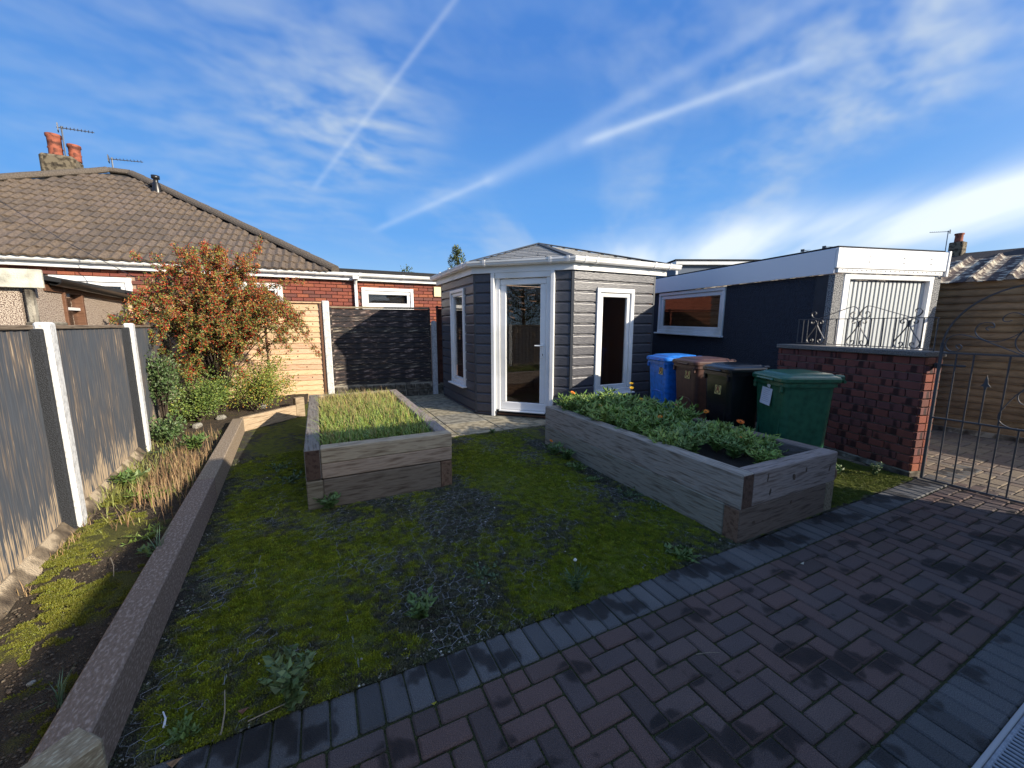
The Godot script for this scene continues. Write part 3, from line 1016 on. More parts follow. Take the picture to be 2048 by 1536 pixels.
func build_house_opposite() -> void:
	var z := -8.4
	var o := thing("brick_bungalow", "red brick bungalow with brown tiled hip roof behind the back fence", "house", Vector3(0, 0, z))
	var mm := MB.new()
	var holes := [Rect2(-3.63, 1.2, 1.07, 1.09), Rect2(-1.2, 1.2, 1.03, 1.09), Rect2(1.385, 1.795, 1.165, 0.49), Rect2(-2.22, 1.0, 0.26, 1.6)]
	mm.box(Vector3(0.5, 0.6, -0.16), Vector3(15, 1.3, 0.25))
	mm.box(Vector3(0.5, 2.39, -0.16), Vector3(15, 0.22, 0.25))
	mm.box(Vector3(-5.315, 1.75, -0.16), Vector3(3.37, 1.06, 0.25))
	mm.box(Vector3(-1.88, 1.75, -0.16), Vector3(1.36, 1.06, 0.25))
	mm.box(Vector3(0.6, 1.75, -0.16), Vector3(1.55, 1.06, 0.25))
	mm.box(Vector3(1.96, 1.52, -0.16), Vector3(1.2, 0.55, 0.25))
	mm.box(Vector3(3.08, 1.75, -0.16), Vector3(1.06, 1.06, 0.25))
	part(o, "side_extension", bx(Vector3(4.4, 2.42, 0.25)), M.bricks[0], Vector3(5.81, 1.21, -0.158))
	mm.box(Vector3(0.5, 1.2, -6.0), Vector3(15, 2.4, 0.25))
	mm.box(Vector3(8.0, 1.2, -3.0), Vector3(0.25, 2.4, 6.0))
	mm.box(Vector3(0.5, 0.1, -3.0), Vector3(15, 0.1, 6.0))
	part(o, "wall", mm.mesh(), M.mortar)
	brickwork(o, -2.72, 3.5, 1.5, 2.43, 0.0, 1.0, M.bricks, 0.225, 0.075, 0.05, Basis(), Vector3.ZERO, holes)
	brickwork(o, -4.2, -2.6, 2.3, 2.43, 0.0, 1.0, M.bricks, 0.225, 0.065, 0.05, Basis(), Vector3.ZERO, holes)
	var blind := mat(lin(0.12, 0.11, 0.1), 0.8)
	window(o, Vector3(-3.095, 1.745, 0.0), Basis(), 1.07, 1.09, false, 0.09, 0.07)
	window(o, Vector3(-0.685, 1.745, 0.0), Basis(), 1.03, 1.09, false, 0.09, 0.05)
	window(o, Vector3(1.967, 2.04, 0.0), Basis(), 1.165, 0.49, true, 0.07, 0.075)
	for k in 9:
		part(o, "blind_slat", bx(Vector3(0.95, 0.004, 0.02)), blind, Vector3(1.967, 1.91 + k * 0.028, -0.08))
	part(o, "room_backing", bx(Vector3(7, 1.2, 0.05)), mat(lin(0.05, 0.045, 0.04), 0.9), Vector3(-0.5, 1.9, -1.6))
	part(o, "vent_panel", bx(Vector3(0.26, 0.235, 0.03), 0.004), mat(lin(0.66, 0.58, 0.36), 0.6), Vector3(3.18, 2.245, 0.03))
	part(o, "black_panel", bx(Vector3(0.22, 1.5, 0.05), 0.005), M.felt, Vector3(-2.09, 1.65, 0.02))
	# eaves
	part(o, "fascia", bx(Vector3(11.2, 0.1, 0.02), 0.002), M.upvc, Vector3(-2.0, 2.47, 0.1))
	part(o, "soffit", bx(Vector3(11.2, 0.012, 0.1)), M.upvc, Vector3(-2.0, 2.425, 0.045))
	var g := MB.new()
	var prof := PackedVector2Array([Vector2(-0.05, 0.0), Vector2(-0.042, -0.05), Vector2(-0.02, -0.072), Vector2(0.02, -0.072), Vector2(0.042, -0.05), Vector2(0.05, 0.0), Vector2(0.044, 0.0), Vector2(0.03, -0.045), Vector2(-0.03, -0.045), Vector2(-0.044, 0.0)])
	g.prism(prof, -5.6, 5.6)
	part(o, "gutter", g.mesh(), M.upvc, Vector3(-2.0, 2.572, 0.165), ry(90))
	var u := MB.new()
	u.prism(PackedVector2Array([Vector2(-0.055, 0.004), Vector2(-0.047, -0.055), Vector2(-0.022, -0.078), Vector2(0.022, -0.078), Vector2(0.047, -0.055), Vector2(0.055, 0.004)]), -0.03, 0.03)
	var um := u.mesh()
	for x in [-4.05, -2.98, -2.55, -1.85, -0.9, -0.2, 0.5, 1.05, 1.36, 2.3, 3.2]:
		part(o, "gutter_bracket", um, M.upvc, Vector3(x, 2.573, 0.165), ry(90))
	part(o, "downpipe", bx(Vector3(0.066, 1.9, 0.066), 0.008), M.upvc, Vector3(1.265, 1.4, 0.06))
	part(o, "downpipe_swan_neck", bar(Vector3(1.265, 2.5, 0.165), Vector3(1.265, 2.33, 0.06), 0.034, 8), M.upvc)
	part(o, "gutter_outlet", bx(Vector3(0.13, 0.06, 0.1), 0.008), M.upvc, Vector3(1.265, 2.47, 0.165))
	# flat roof on the right
	part(o, "flat_roof", bx(Vector3(7.3, 0.1, 5.6), 0.004), M.felt, Vector3(4.45, 2.615, -2.68))
	# tiled hip roof
	var pitch := 0.5375
	var tp := tan(pitch)
	var y0 := 2.57
	var zf := 0.2
	var run := 4.42
	var ex := 0.86
	var ry_ := y0 + run * tp
	var rx := ex - run
	var lx := rx - 0.45
	var sheet := MB.new()
	var A := Vector3(lx - run, y0, zf)
	var B := Vector3(ex, y0, zf)
	var R := Vector3(rx, ry_, zf - run)
	var L := Vector3(lx, ry_, zf - run)
	var A2 := Vector3(lx - run, y0, zf - 2 * run)
	var B2 := Vector3(ex, y0, zf - 2 * run)
	sheet.quad(A, B, R, L)
	sheet.quad(B2, A2, L, R)
	sheet.quad(B, B2, R, R + Vector3(0, 0, -0.001))
	sheet.quad(A2, A, L, L + Vector3(0, 0, 0.001))
	var roof := part(o, "roof", sheet.mesh(), M.far_roof)
	var tm := MB.new()  # a double-roll tile
	var hs := [0.006, 0.02, 0.03, 0.02, 0.006, 0.004, 0.006, 0.02, 0.03, 0.02, 0.006, 0.004]
	for k in 2:
		for q in 12:
			tm.p(Vector3((q - 5.5) * 0.0275, hs[q] + (0.026 if k == 0 else 0.0), 0.2 if k == 0 else -0.2))
	for q in 12:
		tm.p(Vector3((q - 5.5) * 0.0275, hs[q] - 0.008, 0.2))
	for q in 11:
		tm.tri(q, q + 1, q + 13)
		tm.tri(q, q + 13, q + 12)
		tm.tri(24 + q, 25 + q, q + 1)
		tm.tri(24 + q, q + 1, q)
	var tmesh := tm.mesh()
	var tilt := Basis(Vector3.RIGHT, pitch)
	var slope := run / cos(pitch)
	var rows := int(slope / 0.325)
	for r in rows:
		var t := 0.15 + r * 0.325
		var c := t * cos(pitch)
		var xr := ex - c - 0.1
		var xl := lx - run + c + 0.1
		var x := xr - 0.06 - (0.15 if r % 2 else 0.0)
		while x > maxf(xl, -6.3):
			var at := Vector3(x, y0 + c * tp + 0.012 + 0.004 * rng.randf(), zf - c)
			if seen(at + o.position, 0.1):
				part(roof, "roof_tile", tmesh, pick(M.tile), at, tilt.rotated(Vector3.UP, rng.randf_range(-0.012, 0.012)))
			x -= 0.304
	# ridge and hip caps
	var cap := MB.new()
	var arc := PackedVector2Array()
	for k in 9:
		arc.append(Vector2.from_angle(PI * k / 8.0) * 0.115)
	arc.append(Vector2(-0.09, -0.02))
	arc.append(Vector2(0.09, -0.02))
	cap.prism(arc, -0.2, 0.2)
	var cm := cap.mesh()
	for line in [[B, R, "hip_tile"], [R, L, "ridge_tile"], [L, A, "hip_tile"]]:
		var d: Vector3 = line[1] - line[0]
		var n := int(d.length() / 0.385)
		for k in n:
			var at: Vector3 = line[0] + d * ((k + 0.5) / n) + Vector3(0, 0.03, 0)
			if seen(at + o.position, 0.25):
				var bz := d.normalized()
				var bxx := Vector3.UP.cross(bz).normalized()
				part(roof, line[2], cm, M.ridge, at, Basis(bxx, bz.cross(bxx), bz).rotated(bxx, rng.randf_range(-0.03, 0.03)))
	# chimney
	var ch := part(roof, "chimney", bx(Vector3(0.62, 0.5, 0.5), 0.05), M.stack, Vector3(-4.86, 5.2, -4.3))
	for q in [[-0.06, 0.43, 0.125], [0.22, 0.3, 0.11]]:
		var pm := MB.new()
		pm.lathe([[q[2] * 1.02, 0.2], [q[2] * 0.98, 0.24 + q[1] * 0.3], [q[2] * 1.1, 0.26 + q[1] * 0.32], [q[2] * 0.98, 0.26 + q[1] * 0.4], [q[2] * 1.0, 0.2 + q[1]], [q[2] * 1.16, 0.22 + q[1]], [q[2] * 1.16, 0.28 + q[1]], [q[2] * 0.9, 0.28 + q[1]], [q[2] * 0.85, 0.2]], 14)
		part(ch, "chimney_pot", pm.mesh(true), M.terracotta, Vector3(q[0], 0.02, -0.1 if q[0] > 0.1 else 0.05))
	# flue on the hip
	var fl := MB.new()
	fl.lathe([[0.11, -0.3], [0.1, 0.05], [0.07, 0.22], [0.05, 0.25], [0.05, 0.33], [0.085, 0.33], [0.085, 0.4], [0.0, 0.41]], 12)
	part(o, "flue", fl.mesh(true), M.black_plastic, Vector3(-2.85, 4.62, -3.25))
	aerial("tv_aerial", "tv aerial on a mast beside the red chimney pots", Vector3(-4.72, 4.9, -12.55), 1.22, 0.55, 20)
	aerial("tv_aerial", "lower tv aerial with a long boom just above the tiled ridge", Vector3(-4.15, 5.2, -13.4), 0.62, 0.62, 12)


func aerial(called: String, label: String, at: Vector3, h: float, l: float, turn: float, group := "") -> void:
	var o := thing(called, label, "tv aerial", at, ry(turn), group)
	part(o, "mast", bar(Vector3.ZERO, Vector3(0, h, 0), 0.018), M.steel)
	var m := MB.new()
	m.tube(PackedVector3Array([Vector3(-0.08, h - 0.05, 0), Vector3(l, h + 0.03, 0)]), 0.012, 0.01, 5)
	part(o, "boom", m.mesh(), M.iron)
	for k in 9:
		var x := l * (k + 0.4) / 9.0
		part(o, "element", bar(Vector3(x, h - 0.03 + x * 0.12, -0.1), Vector3(x, h - 0.03 + x * 0.12, 0.1), 0.006, 4), M.iron)
	part(o, "reflector", bx(Vector3(0.02, 0.16, 0.2)), M.iron, Vector3(-0.06, h - 0.05, 0))


func build_pebble_garage() -> void:
	var x := -2.0
	var z0 := -4.11
	var z1 := -6.2
	var o := thing("pebbledash_garage", "pebbledash prefabricated garage with white fascia behind the left fence", "garage", Vector3(x, 0, z0))
	part(o, "front_wall", bx(Vector3(2.6, 1.9, 0.08)), M.pebble, Vector3(-1.37, 0.85, -0.06))
	part(o, "side_wall", bx(Vector3(0.08, 1.82, 0.5)), M.pebble, Vector3(-0.045, 0.9, -0.33))
	part(o, "side_wall", bx(Vector3(0.08, 1.82, 1.16)), M.pebble, Vector3(-0.045, 0.9, -1.5))
	part(o, "side_wall", bx(Vector3(0.08, 1.0, 0.34)), M.pebble, Vector3(-0.045, 0.5, -0.75))
	part(o, "back_wall", bx(Vector3(2.6, 1.9, 0.08)), M.pebble, Vector3(-1.37, 0.85, -2.05))
	part(o, "far_wall", bx(Vector3(0.08, 1.9, 2.0)), M.pebble, Vector3(-2.66, 0.85, -1.05))
	for q in [[0.0, -0.02], [0.0, -2.1]]:
		part(o, "corner_post", bx(Vector3(0.055, 1.8, 0.07), 0.012), M.concrete, Vector3(q[0], 0.9, q[1]))
	part(o, "window_post", bx(Vector3(0.1, 0.85, 0.035), 0.004), M.brown_wood, Vector3(-0.03, 1.4, -0.935))
	part(o, "window_post", bx(Vector3(0.1, 0.85, 0.03), 0.004), M.brown_wood, Vector3(-0.03, 1.4, -0.575))
	var f := part(o, "window", bx(Vector3(0.06, 0.03, 0.33)), M.upvc, Vector3(-0.04, 1.62, -0.75))
	part(f, "pane", bx(Vector3(0.006, 0.82, 0.33)), M.glass, Vector3(-0.01, -0.2, 0))
	for k in 12:
		part(f, "blind_slat", bx(Vector3(0.02, 0.004, 0.3)), M.sleeper_grey[0], Vector3(-0.06, -0.5 + k * 0.038, 0))
	part(o, "fascia", bx(Vector3(2.75, 0.17, 0.03), 0.004), mat(lin(0.7, 0.68, 0.56), 0.7, M.soft, Vector3(1, 1, 1), M.gritb, 0.2), Vector3(-1.25, 1.872, 0.03))
	part(o, "roof", bx(Vector3(2.85, 0.05, 2.4), 0.004), M.felt, Vector3(-1.36, 1.9, -1.19))
	var g := MB.new()
	var prof := PackedVector2Array()
	for k in 9:
		prof.append(Vector2.from_angle(PI + PI * k / 8.0) * 0.06)
	for k in 9:
		prof.append(Vector2.from_angle(TAU - PI * k / 8.0) * 0.052)
	g.prism(prof, -1.08, 1.08)
	part(o, "gutter", g.mesh(), M.black_plastic, Vector3(0.07, 1.87, -1.36), Basis(Vector3.RIGHT, -0.025))
	part(o, "gutter_board", bx(Vector3(0.02, 0.1, 2.1), 0.003), M.brown_wood, Vector3(0.005, 1.83, -1.3))
	part(o, "downpipe", bar(Vector3(0.07, 1.83, -2.3), Vector3(0.07, 0.2, -2.3), 0.04, 8), M.black_plastic)
	part(o, "concrete_block", bx(Vector3(0.26, 0.1, 0.1), 0.01), M.concrete, Vector3(0.1, 1.42, 0.02), ry(20))


func fence_image() -> ImageTexture:
	var w := 512
	var h := 512
	var a := FastNoiseLite.new()
	a.seed = 8
	a.frequency = 1.0
	a.fractal_octaves = 4
	var b := FastNoiseLite.new()
	b.seed = 18
	b.frequency = 1.0
	b.fractal_octaves = 3
	var data := PackedByteArray()
	data.resize(w * h * 3)
	var blue := Color(0.07, 0.08, 0.095)
	var brown := Color(0.15, 0.118, 0.092)
	var tan_ := Color(0.45, 0.34, 0.22)
	for y in h:
		var v := 1.0 - float(y) / h
		for x in w:
			var u := float(x) / w
			var s := a.get_noise_2d(u * 70.0, v * 1.1)
			var f := b.get_noise_2d(u * 190.0, v * 4.0)
			var g := b.get_noise_2d(u * 5.0 + 40.0, v * 2.0)
			var c := blue.lerp(brown, smoothstep(-0.05, 0.45, 0.7 * s + 0.35 * g + 0.55 * f))
			var peel := s * 0.5 + f * 0.6 + 0.3 * g + 0.6 * smoothstep(0.3, 0.02, v)
			c = c.lerp(tan_, smoothstep(0.42, 0.62, peel))
			c = (c * (1.0 + 0.35 * f)).linear_to_srgb()
			var o := (y * w + x) * 3
			data[o] = int(clampf(c.r, 0, 1) * 255)
			data[o + 1] = int(clampf(c.g, 0, 1) * 255)
			data[o + 2] = int(clampf(c.b, 0, 1) * 255)
	return ImageTexture.create_from_image(Image.create_from_data(w, h, false, Image.FORMAT_RGB8, data))


func lap_panel(o: Node3D, x0: float, x1: float, y0: float, y1: float, n: int, mats: Array, wavy: float, called := "lap_board") -> void:
	# overlapping horizontal boards; local +z looks out
	var h := (y1 - y0) / n
	for k in n:
		var m := MB.new()
		var s := 22
		var p1 := rng.randf() * 10.0
		for q in s + 1:
			var x := lerpf(x0, x1, float(q) / s)
			var w := wavy * (sin(x * 5.0 + p1) + 0.6 * sin(x * 13.0 + p1 * 3.0) + 0.5 * sin(x * 1.7 + p1 * 2.0)) * 0.5
			var yb := -h / 2 - 0.018 + w
			for g in [Vector3(x, h / 2 + 0.01, 0.004), Vector3(x, yb, 0.026), Vector3(x, yb, 0.014), Vector3(x, h / 2 + 0.01, -0.004)]:
				m.p(g)
			if q:
				var b := q * 4
				for g in 4:
					m.tri(b - 4 + g, b - 4 + (g + 1) % 4, b + (g + 1) % 4)
					m.tri(b - 4 + g, b + (g + 1) % 4, b + g)
		part(o, called, m.mesh(), mats[(k * 3 + int(p1)) % mats.size()], Vector3(0, y0 + (k + 0.5) * h, 0))


func build_fences() -> void:
	# left fence: close-boarded panels between white concrete posts
	var ft := fence_image()
	var fm := StandardMaterial3D.new()
	fm.albedo_texture = ft
	fm.roughness = 0.85
	var hd := deg_to_rad(-5.88)
	var dir := Vector3(sin(hd), 0, -cos(hd))
	var turn := Basis(Vector3.UP, atan2(-dir.z, dir.x))  # local x runs away along the fence
	var facing := turn * Vector3(0, 0, 1)
	var p0 := Vector3(-1.145, 0, -2.17)
	var panel := thing("fence_panel", "peeling slate blue fence panel between the two white posts", "fence panel", p0, turn)
	var n := 16
	var w := 1.72 / n
	var zf := facing.x
	for k in n:
		var m := MB.new()
		var a := -w * 0.56
		var b := w * 0.56
		var u0 := float(k) / n
		var u1 := float(k + 1) / n
		m.quad_uv(Vector3(a, 0, 0.004), Vector3(b, 0, 0.013), Vector3(b, 1.25, 0.013), Vector3(a, 1.25, 0.004), Vector2(u0, 0), Vector2(u1, 1))
		m.quad_uv(Vector3(b, 0, 0.013), Vector3(b, 0, 0.0), Vector3(b, 1.25, 0.0), Vector3(b, 1.25, 0.013), Vector2(u1 - 0.005, 0), Vector2(u1, 1))
		m.quad_uv(Vector3(b, 0, 0.0), Vector3(a, 0, -0.004), Vector3(a, 1.25, -0.004), Vector3(b, 1.25, 0.0), Vector2(u0, 0), Vector2(u1, 1))
		m.quad_uv(Vector3(a, 0, -0.004), Vector3(a, 0, 0.004), Vector3(a, 1.25, 0.004), Vector3(a, 1.25, -0.004), Vector2(u0, 0), Vector2(u0 + 0.005, 1))
		m.quad_uv(Vector3(a, 1.25, 0.004), Vector3(b, 1.25, 0.013), Vector3(b, 1.25, 0), Vector3(a, 1.25, -0.004), Vector2(u0, 0.99), Vector2(u1, 1))
		part(panel, "board", m.mesh(), fm, Vector3(0.065 + w * (k + 0.5), 0.175, 0))
	part(panel, "capping_rail", bx(Vector3(1.72, 0.028, 0.05), 0.004), M.sleeper_low[1], Vector3(0.925, 1.428, 0.0))
	for y in [0.35, 0.85, 1.3]:
		part(panel, "back_rail", bx(Vector3(1.72, 0.05, 0.035)), M.sleeper_low[0], Vector3(0.925, y, -0.028))
	part(panel, "gravel_board", bx(Vector3(1.85, 0.17, 0.035), 0.006), M.footing, Vector3(0.925, 0.118, 0.05), Basis(Vector3.RIGHT, -0.62))
	copy(panel, "peeling slate blue fence panel at the left edge, in front of the near white post", p0 - dir * 1.85, turn)
	copy(panel, "slate blue fence panel beyond the far white post, beside the red-berried shrub", p0 + dir * 1.85, turn)
	copy(panel, "slate blue fence panel in the left corner behind the shrub", p0 + dir * 3.7, turn)
	copy(panel, "slate blue fence panel nearest to the bungalow wall behind the photographer", p0 - dir * 3.7, turn)
	var post := thing("concrete_post", "white painted concrete fence post, nearer and wider of the two on the left fence", "fence post", p0, turn)
	var pm := MB.new()
	pm.box(Vector3(0, 0.68, 0.05), Vector3(0.105, 1.56, 0.07), 0.012)
	part(post, "white_face", pm.mesh(), M.post_white)
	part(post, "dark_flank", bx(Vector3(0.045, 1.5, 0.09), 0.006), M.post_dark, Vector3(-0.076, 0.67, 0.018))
	copy(post, "white painted concrete fence post, farther of the two on the left fence", p0 + dir * 1.85, turn)
	var dp := thing("concrete_post", "dark concrete fence post behind the red-berried shrub", "fence post", p0 + dir * 3.7, turn)
	part(dp, "post", bx(Vector3(0.1, 1.58, 0.1), 0.01), M.concrete, Vector3(0, 0.7, 0.02))
	copy(post, "white painted concrete post out of view at the near end of the left fence", p0 - dir * 1.85, turn)

	# back fence
	var f0 := Vector3(2.583, 0, -6.767)
	var bt := Basis(Vector3.UP, atan2(0.1219, 0.9925) + PI)  # local x runs to the left along the fence
	var bd := Vector3(-0.9925, 0, -0.1219)
	bt = Basis(-bd, Vector3.UP, (-bd).cross(Vector3.UP))  # local x to the right, z towards the yard
	var wp := thing("concrete_post", "white concrete post between the peach and the black back fence panels", "fence post", f0 + bd * 1.995, bt)
	var wm := MB.new()
	wm.box(Vector3(0, 0.93, 0.03), Vector3(0.115, 1.92, 0.085), 0.01)
	part(wp, "post", wm.mesh(), M.post_white)
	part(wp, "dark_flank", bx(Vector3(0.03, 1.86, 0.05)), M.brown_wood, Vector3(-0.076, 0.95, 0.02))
	var gp := thing("concrete_post", "short grey concrete post with pointed top next to the summerhouse", "fence post", f0, bt)
	var gm := MB.new()
	gm.prism(PackedVector2Array([Vector2(-0.05, -0.1), Vector2(0.05, -0.1), Vector2(0.05, 1.5), Vector2(0.025, 1.53), Vector2(-0.025, 1.53), Vector2(-0.05, 1.5)]), -0.01, 0.085)
	part(gp, "post", gm.mesh(), mat(lin(0.55, 0.56, 0.58), 0.8, M.soft, Vector3(3, 3, 3), M.gritb, 0.3))
	var bp := thing("fence_panel", "black peeling waney lap fence panel beside the summerhouse", "fence panel", f0 + bd * 1.0, bt)
	lap_panel(bp, -0.92, 0.93, 0.29, 1.74, 14, M.black_board, 0.014)
	part(bp, "top_board", bx(Vector3(1.86, 0.035, 0.05), 0.004), M.sleeper_low[2], Vector3(0.0, 1.775, 0.02))
	part(bp, "end_batten", bx(Vector3(0.035, 1.48, 0.03), 0.004), M.black_board[1], Vector3(-0.915, 1.03, 0.035))
	part(bp, "end_batten", bx(Vector3(0.035, 1.48, 0.03), 0.004), M.black_board[2], Vector3(0.915, 1.03, 0.035))
	var gb := part(bp, "gravel_board", bx(Vector3(1.88, 0.3, 0.05)), M.concrete, Vector3(0.0, 0.13, 0.0))
	for r in 2:
		var x := -0.93
		while x < 0.9:
			var l := rng.randf_range(0.13, 0.26)
			part(gb, "stone_face", bx(Vector3(minf(l, 0.93 - x) - 0.012, 0.118, 0.03), 0.014), M.concrete, Vector3(x + minf(l, 0.93 - x) / 2, -0.07 + r * 0.128, 0.028 + rng.randf() * 0.006), Basis.from_euler(Vector3(rng.randf_range(-0.06, 0.06), rng.randf_range(-0.05, 0.05), 0)))
			x += l
	var pp := thing("fence_panel", "new peach coloured lap fence panel between the shrub and the white post", "fence panel", f0 + bd * 2.98, bt)
	lap_panel(pp, -0.9, 0.92, 0.13, 1.83, 17, M.peach, 0.003)
	part(pp, "top_board", bx(Vector3(1.84, 0.025, 0.06), 0.004), M.peach[1], Vector3(0.0, 1.855, 0.02))
	part(pp, "foot_board", bx(Vector3(1.86, 0.16, 0.04), 0.006), M.peach_edge, Vector3(0.0, 0.05, 0.012))
	part(pp, "vertical_batten", bx(Vector3(0.022, 1.72, 0.022), 0.004), M.brown_wood, Vector3(-0.02, 0.98, 0.034))
	part(pp, "vertical_batten", bx(Vector3(0.025, 1.72, 0.022), 0.004), M.brown_wood, Vector3(0.885, 0.98, 0.034))
	for k in 26:
		var kn := MB.new()
		kn.lathe([[0.0, 0.004], [0.011, 0.003], [0.014, 0.0]], 8)
		part(pp, "knot", kn.mesh(), M.knot, Vector3(rng.randf_range(-0.05, 0.85), 0.2 + 0.1 * rng.randi_range(0, 16) + 0.06, 0.017), Basis(Vector3.RIGHT, PI / 2))
	copy(pp, "peach coloured lap fence panel hidden behind the red-berried shrub", f0 + bd * 4.84, bt)
	var rp := thing("fence_panel", "reddish brown fence panel squeezed between grey post and summerhouse", "fence panel", f0 - bd * 0.98, bt)
	lap_panel(rp, -0.92, 0.9, 0.24, 1.76, 15, M.red_board, 0.004)
	part(rp, "end_batten", bx(Vector3(0.04, 1.6, 0.045), 0.004), M.red_board[0], Vector3(-0.9, 1.03, 0.03))
	part(rp, "top_board", bx(Vector3(1.86, 0.03, 0.06), 0.004), M.red_board[0], Vector3(0, 1.8, 0.02))
	part(rp, "gravel_board", bx(Vector3(1.86, 0.3, 0.05), 0.01), M.concrete, Vector3(0, 0.1, 0.0))
	copy(rp, "reddish brown fence panel behind the summerhouse, out of sight", f0 - bd * 2.84, bt)
	copy(rp, "reddish brown fence panel in the gap between summerhouse and navy garage", f0 - bd * 4.7, bt)


func sweep(prof: Array, path: Array, closed := false) -> ArrayMesh:  # profile points are (outwards, up); the path runs on the plan with its outside to the left of -z
	var m := MB.new()
	var n := path.size()
	var k := prof.size()
	for i in n:
		var a: Vector3 = path[i]
		var d0: Vector3 = (a - path[i - 1]).normalized() if i > 0 or closed else (path[i + 1] - a).normalized()
		var d1: Vector3 = (path[(i + 1) % n] - a).normalized() if i < n - 1 or closed else d0
		var n0 := Vector3(-d0.z, 0, d0.x)
		var n1 := Vector3(-d1.z, 0, d1.x)
		var o := (n0 + n1).normalized()
		o /= maxf(o.dot(n0), 0.3)
		for q in prof:
			m.p(a + o * q[0] + Vector3(0, q[1], 0))
		if i:
			for q in k:
				var b := (i - 1) * k + q
				var c := (i - 1) * k + (q + 1) % k
				m.tri(b, b + k, c + k)
				m.tri(b, c + k, c)
	if not closed:
		for e in [0, (n - 1) * k]:
			for q in range(1, k - 1):
				m.tri(e, e + q, e + q + 1)
	return m.mesh()


func clad(o: Node3D, a: Vector3, b: Vector3, h: float, holes: Array) -> void:  # courses of boards from a to b; the outside is to the right when walking from b to a
	var d := (b - a).normalized()
	var nrm := Vector3(-d.z, 0, d.x)
	var l := a.distance_to(b)
	var turn := Basis(nrm, Vector3.UP, nrm.cross(Vector3.UP))
	var c := 0.156
	var n := int(ceil(h / c))
	for k in n:
		var y0 := h - (k + 1) * c
		var y1 := y0 + c
		if y0 < 0.035:
			y0 = 0.035
		var spans := [[0.02, l - 0.02, y0, y1]]
		for q in holes:
			var r: Rect2 = q
			if r.position.y < y1 - 0.02 and r.end.y > y0 + 0.02:
				var next := []
				for s in spans:
					if r.position.x > s[0]:
						next.append([s[0], minf(r.position.x, s[1]), y0, y1])
					if r.end.x < s[1]:
						next.append([maxf(r.end.x, s[0]), s[1], y0, y1])
				if r.end.y < y1 - 0.01:
					next.append([r.position.x, r.end.x, r.end.y, y1])
				if r.position.y > y0 + 0.01:
					next.append([r.position.x, r.end.x, y0, r.position.y])
				spans = next
		for s in spans:
			if s[1] - s[0] < 0.02:
				continue
			var key := "clad%.3f/%.3f" % [s[1] - s[0], s[3] - s[2]]
			if not boxes.has(key):
				var hh: float = s[3] - s[2]
				var m := MB.new()
				m.prism(PackedVector2Array([Vector2(-0.01, 0.0), Vector2(0.016, 0.003), Vector2(0.018, 0.008), Vector2(0.018, hh - 0.04), Vector2(0.0165, hh - 0.032), Vector2(0.0125, hh - 0.024), Vector2(0.005, hh - 0.017), Vector2(-0.004, hh - 0.013), Vector2(-0.005, hh - 0.001), Vector2(-0.01, hh)]), -(s[1] - s[0]) / 2, (s[1] - s[0]) / 2)
				boxes[key] = m.mesh()
			part(o, "cladding_board", boxes[key], M.cladding[0], a + d * ((s[0] + s[1]) / 2) + Vector3(0, s[2], 0) - o.position, turn)
	# the wall behind the boards, left open at the holes
	var cuts := [0.0, l]
	var wall := MB.new()
	var xs := [0.0]
	for q in holes:
		xs.append_array([q.position.x, q.end.x])
	xs.append(l)
	var bt := Basis(d, Vector3.UP, d.cross(Vector3.UP))
	for i in xs.size() - 1:
		if xs[i + 1] - xs[i] < 0.01:
			continue
		var mx: float = (xs[i] + xs[i + 1]) / 2
		var hit: Variant = null
		for q in holes:
			if mx > q.position.x and mx < q.end.x:
				hit = q
		for yy in ([[0.0, h]] if hit == null else [[0.0, hit.position.y], [hit.end.y, h]]):
			if yy[1] - yy[0] > 0.01:
				wall.box(a + d * mx - nrm * 0.045 + Vector3(0, (yy[0] + yy[1]) / 2, 0), Vector3(xs[i + 1] - xs[i], yy[1] - yy[0], 0.06), 0.0, bt)
	part(o, "wall", wall.mesh(), M.brown_wood, -o.position)


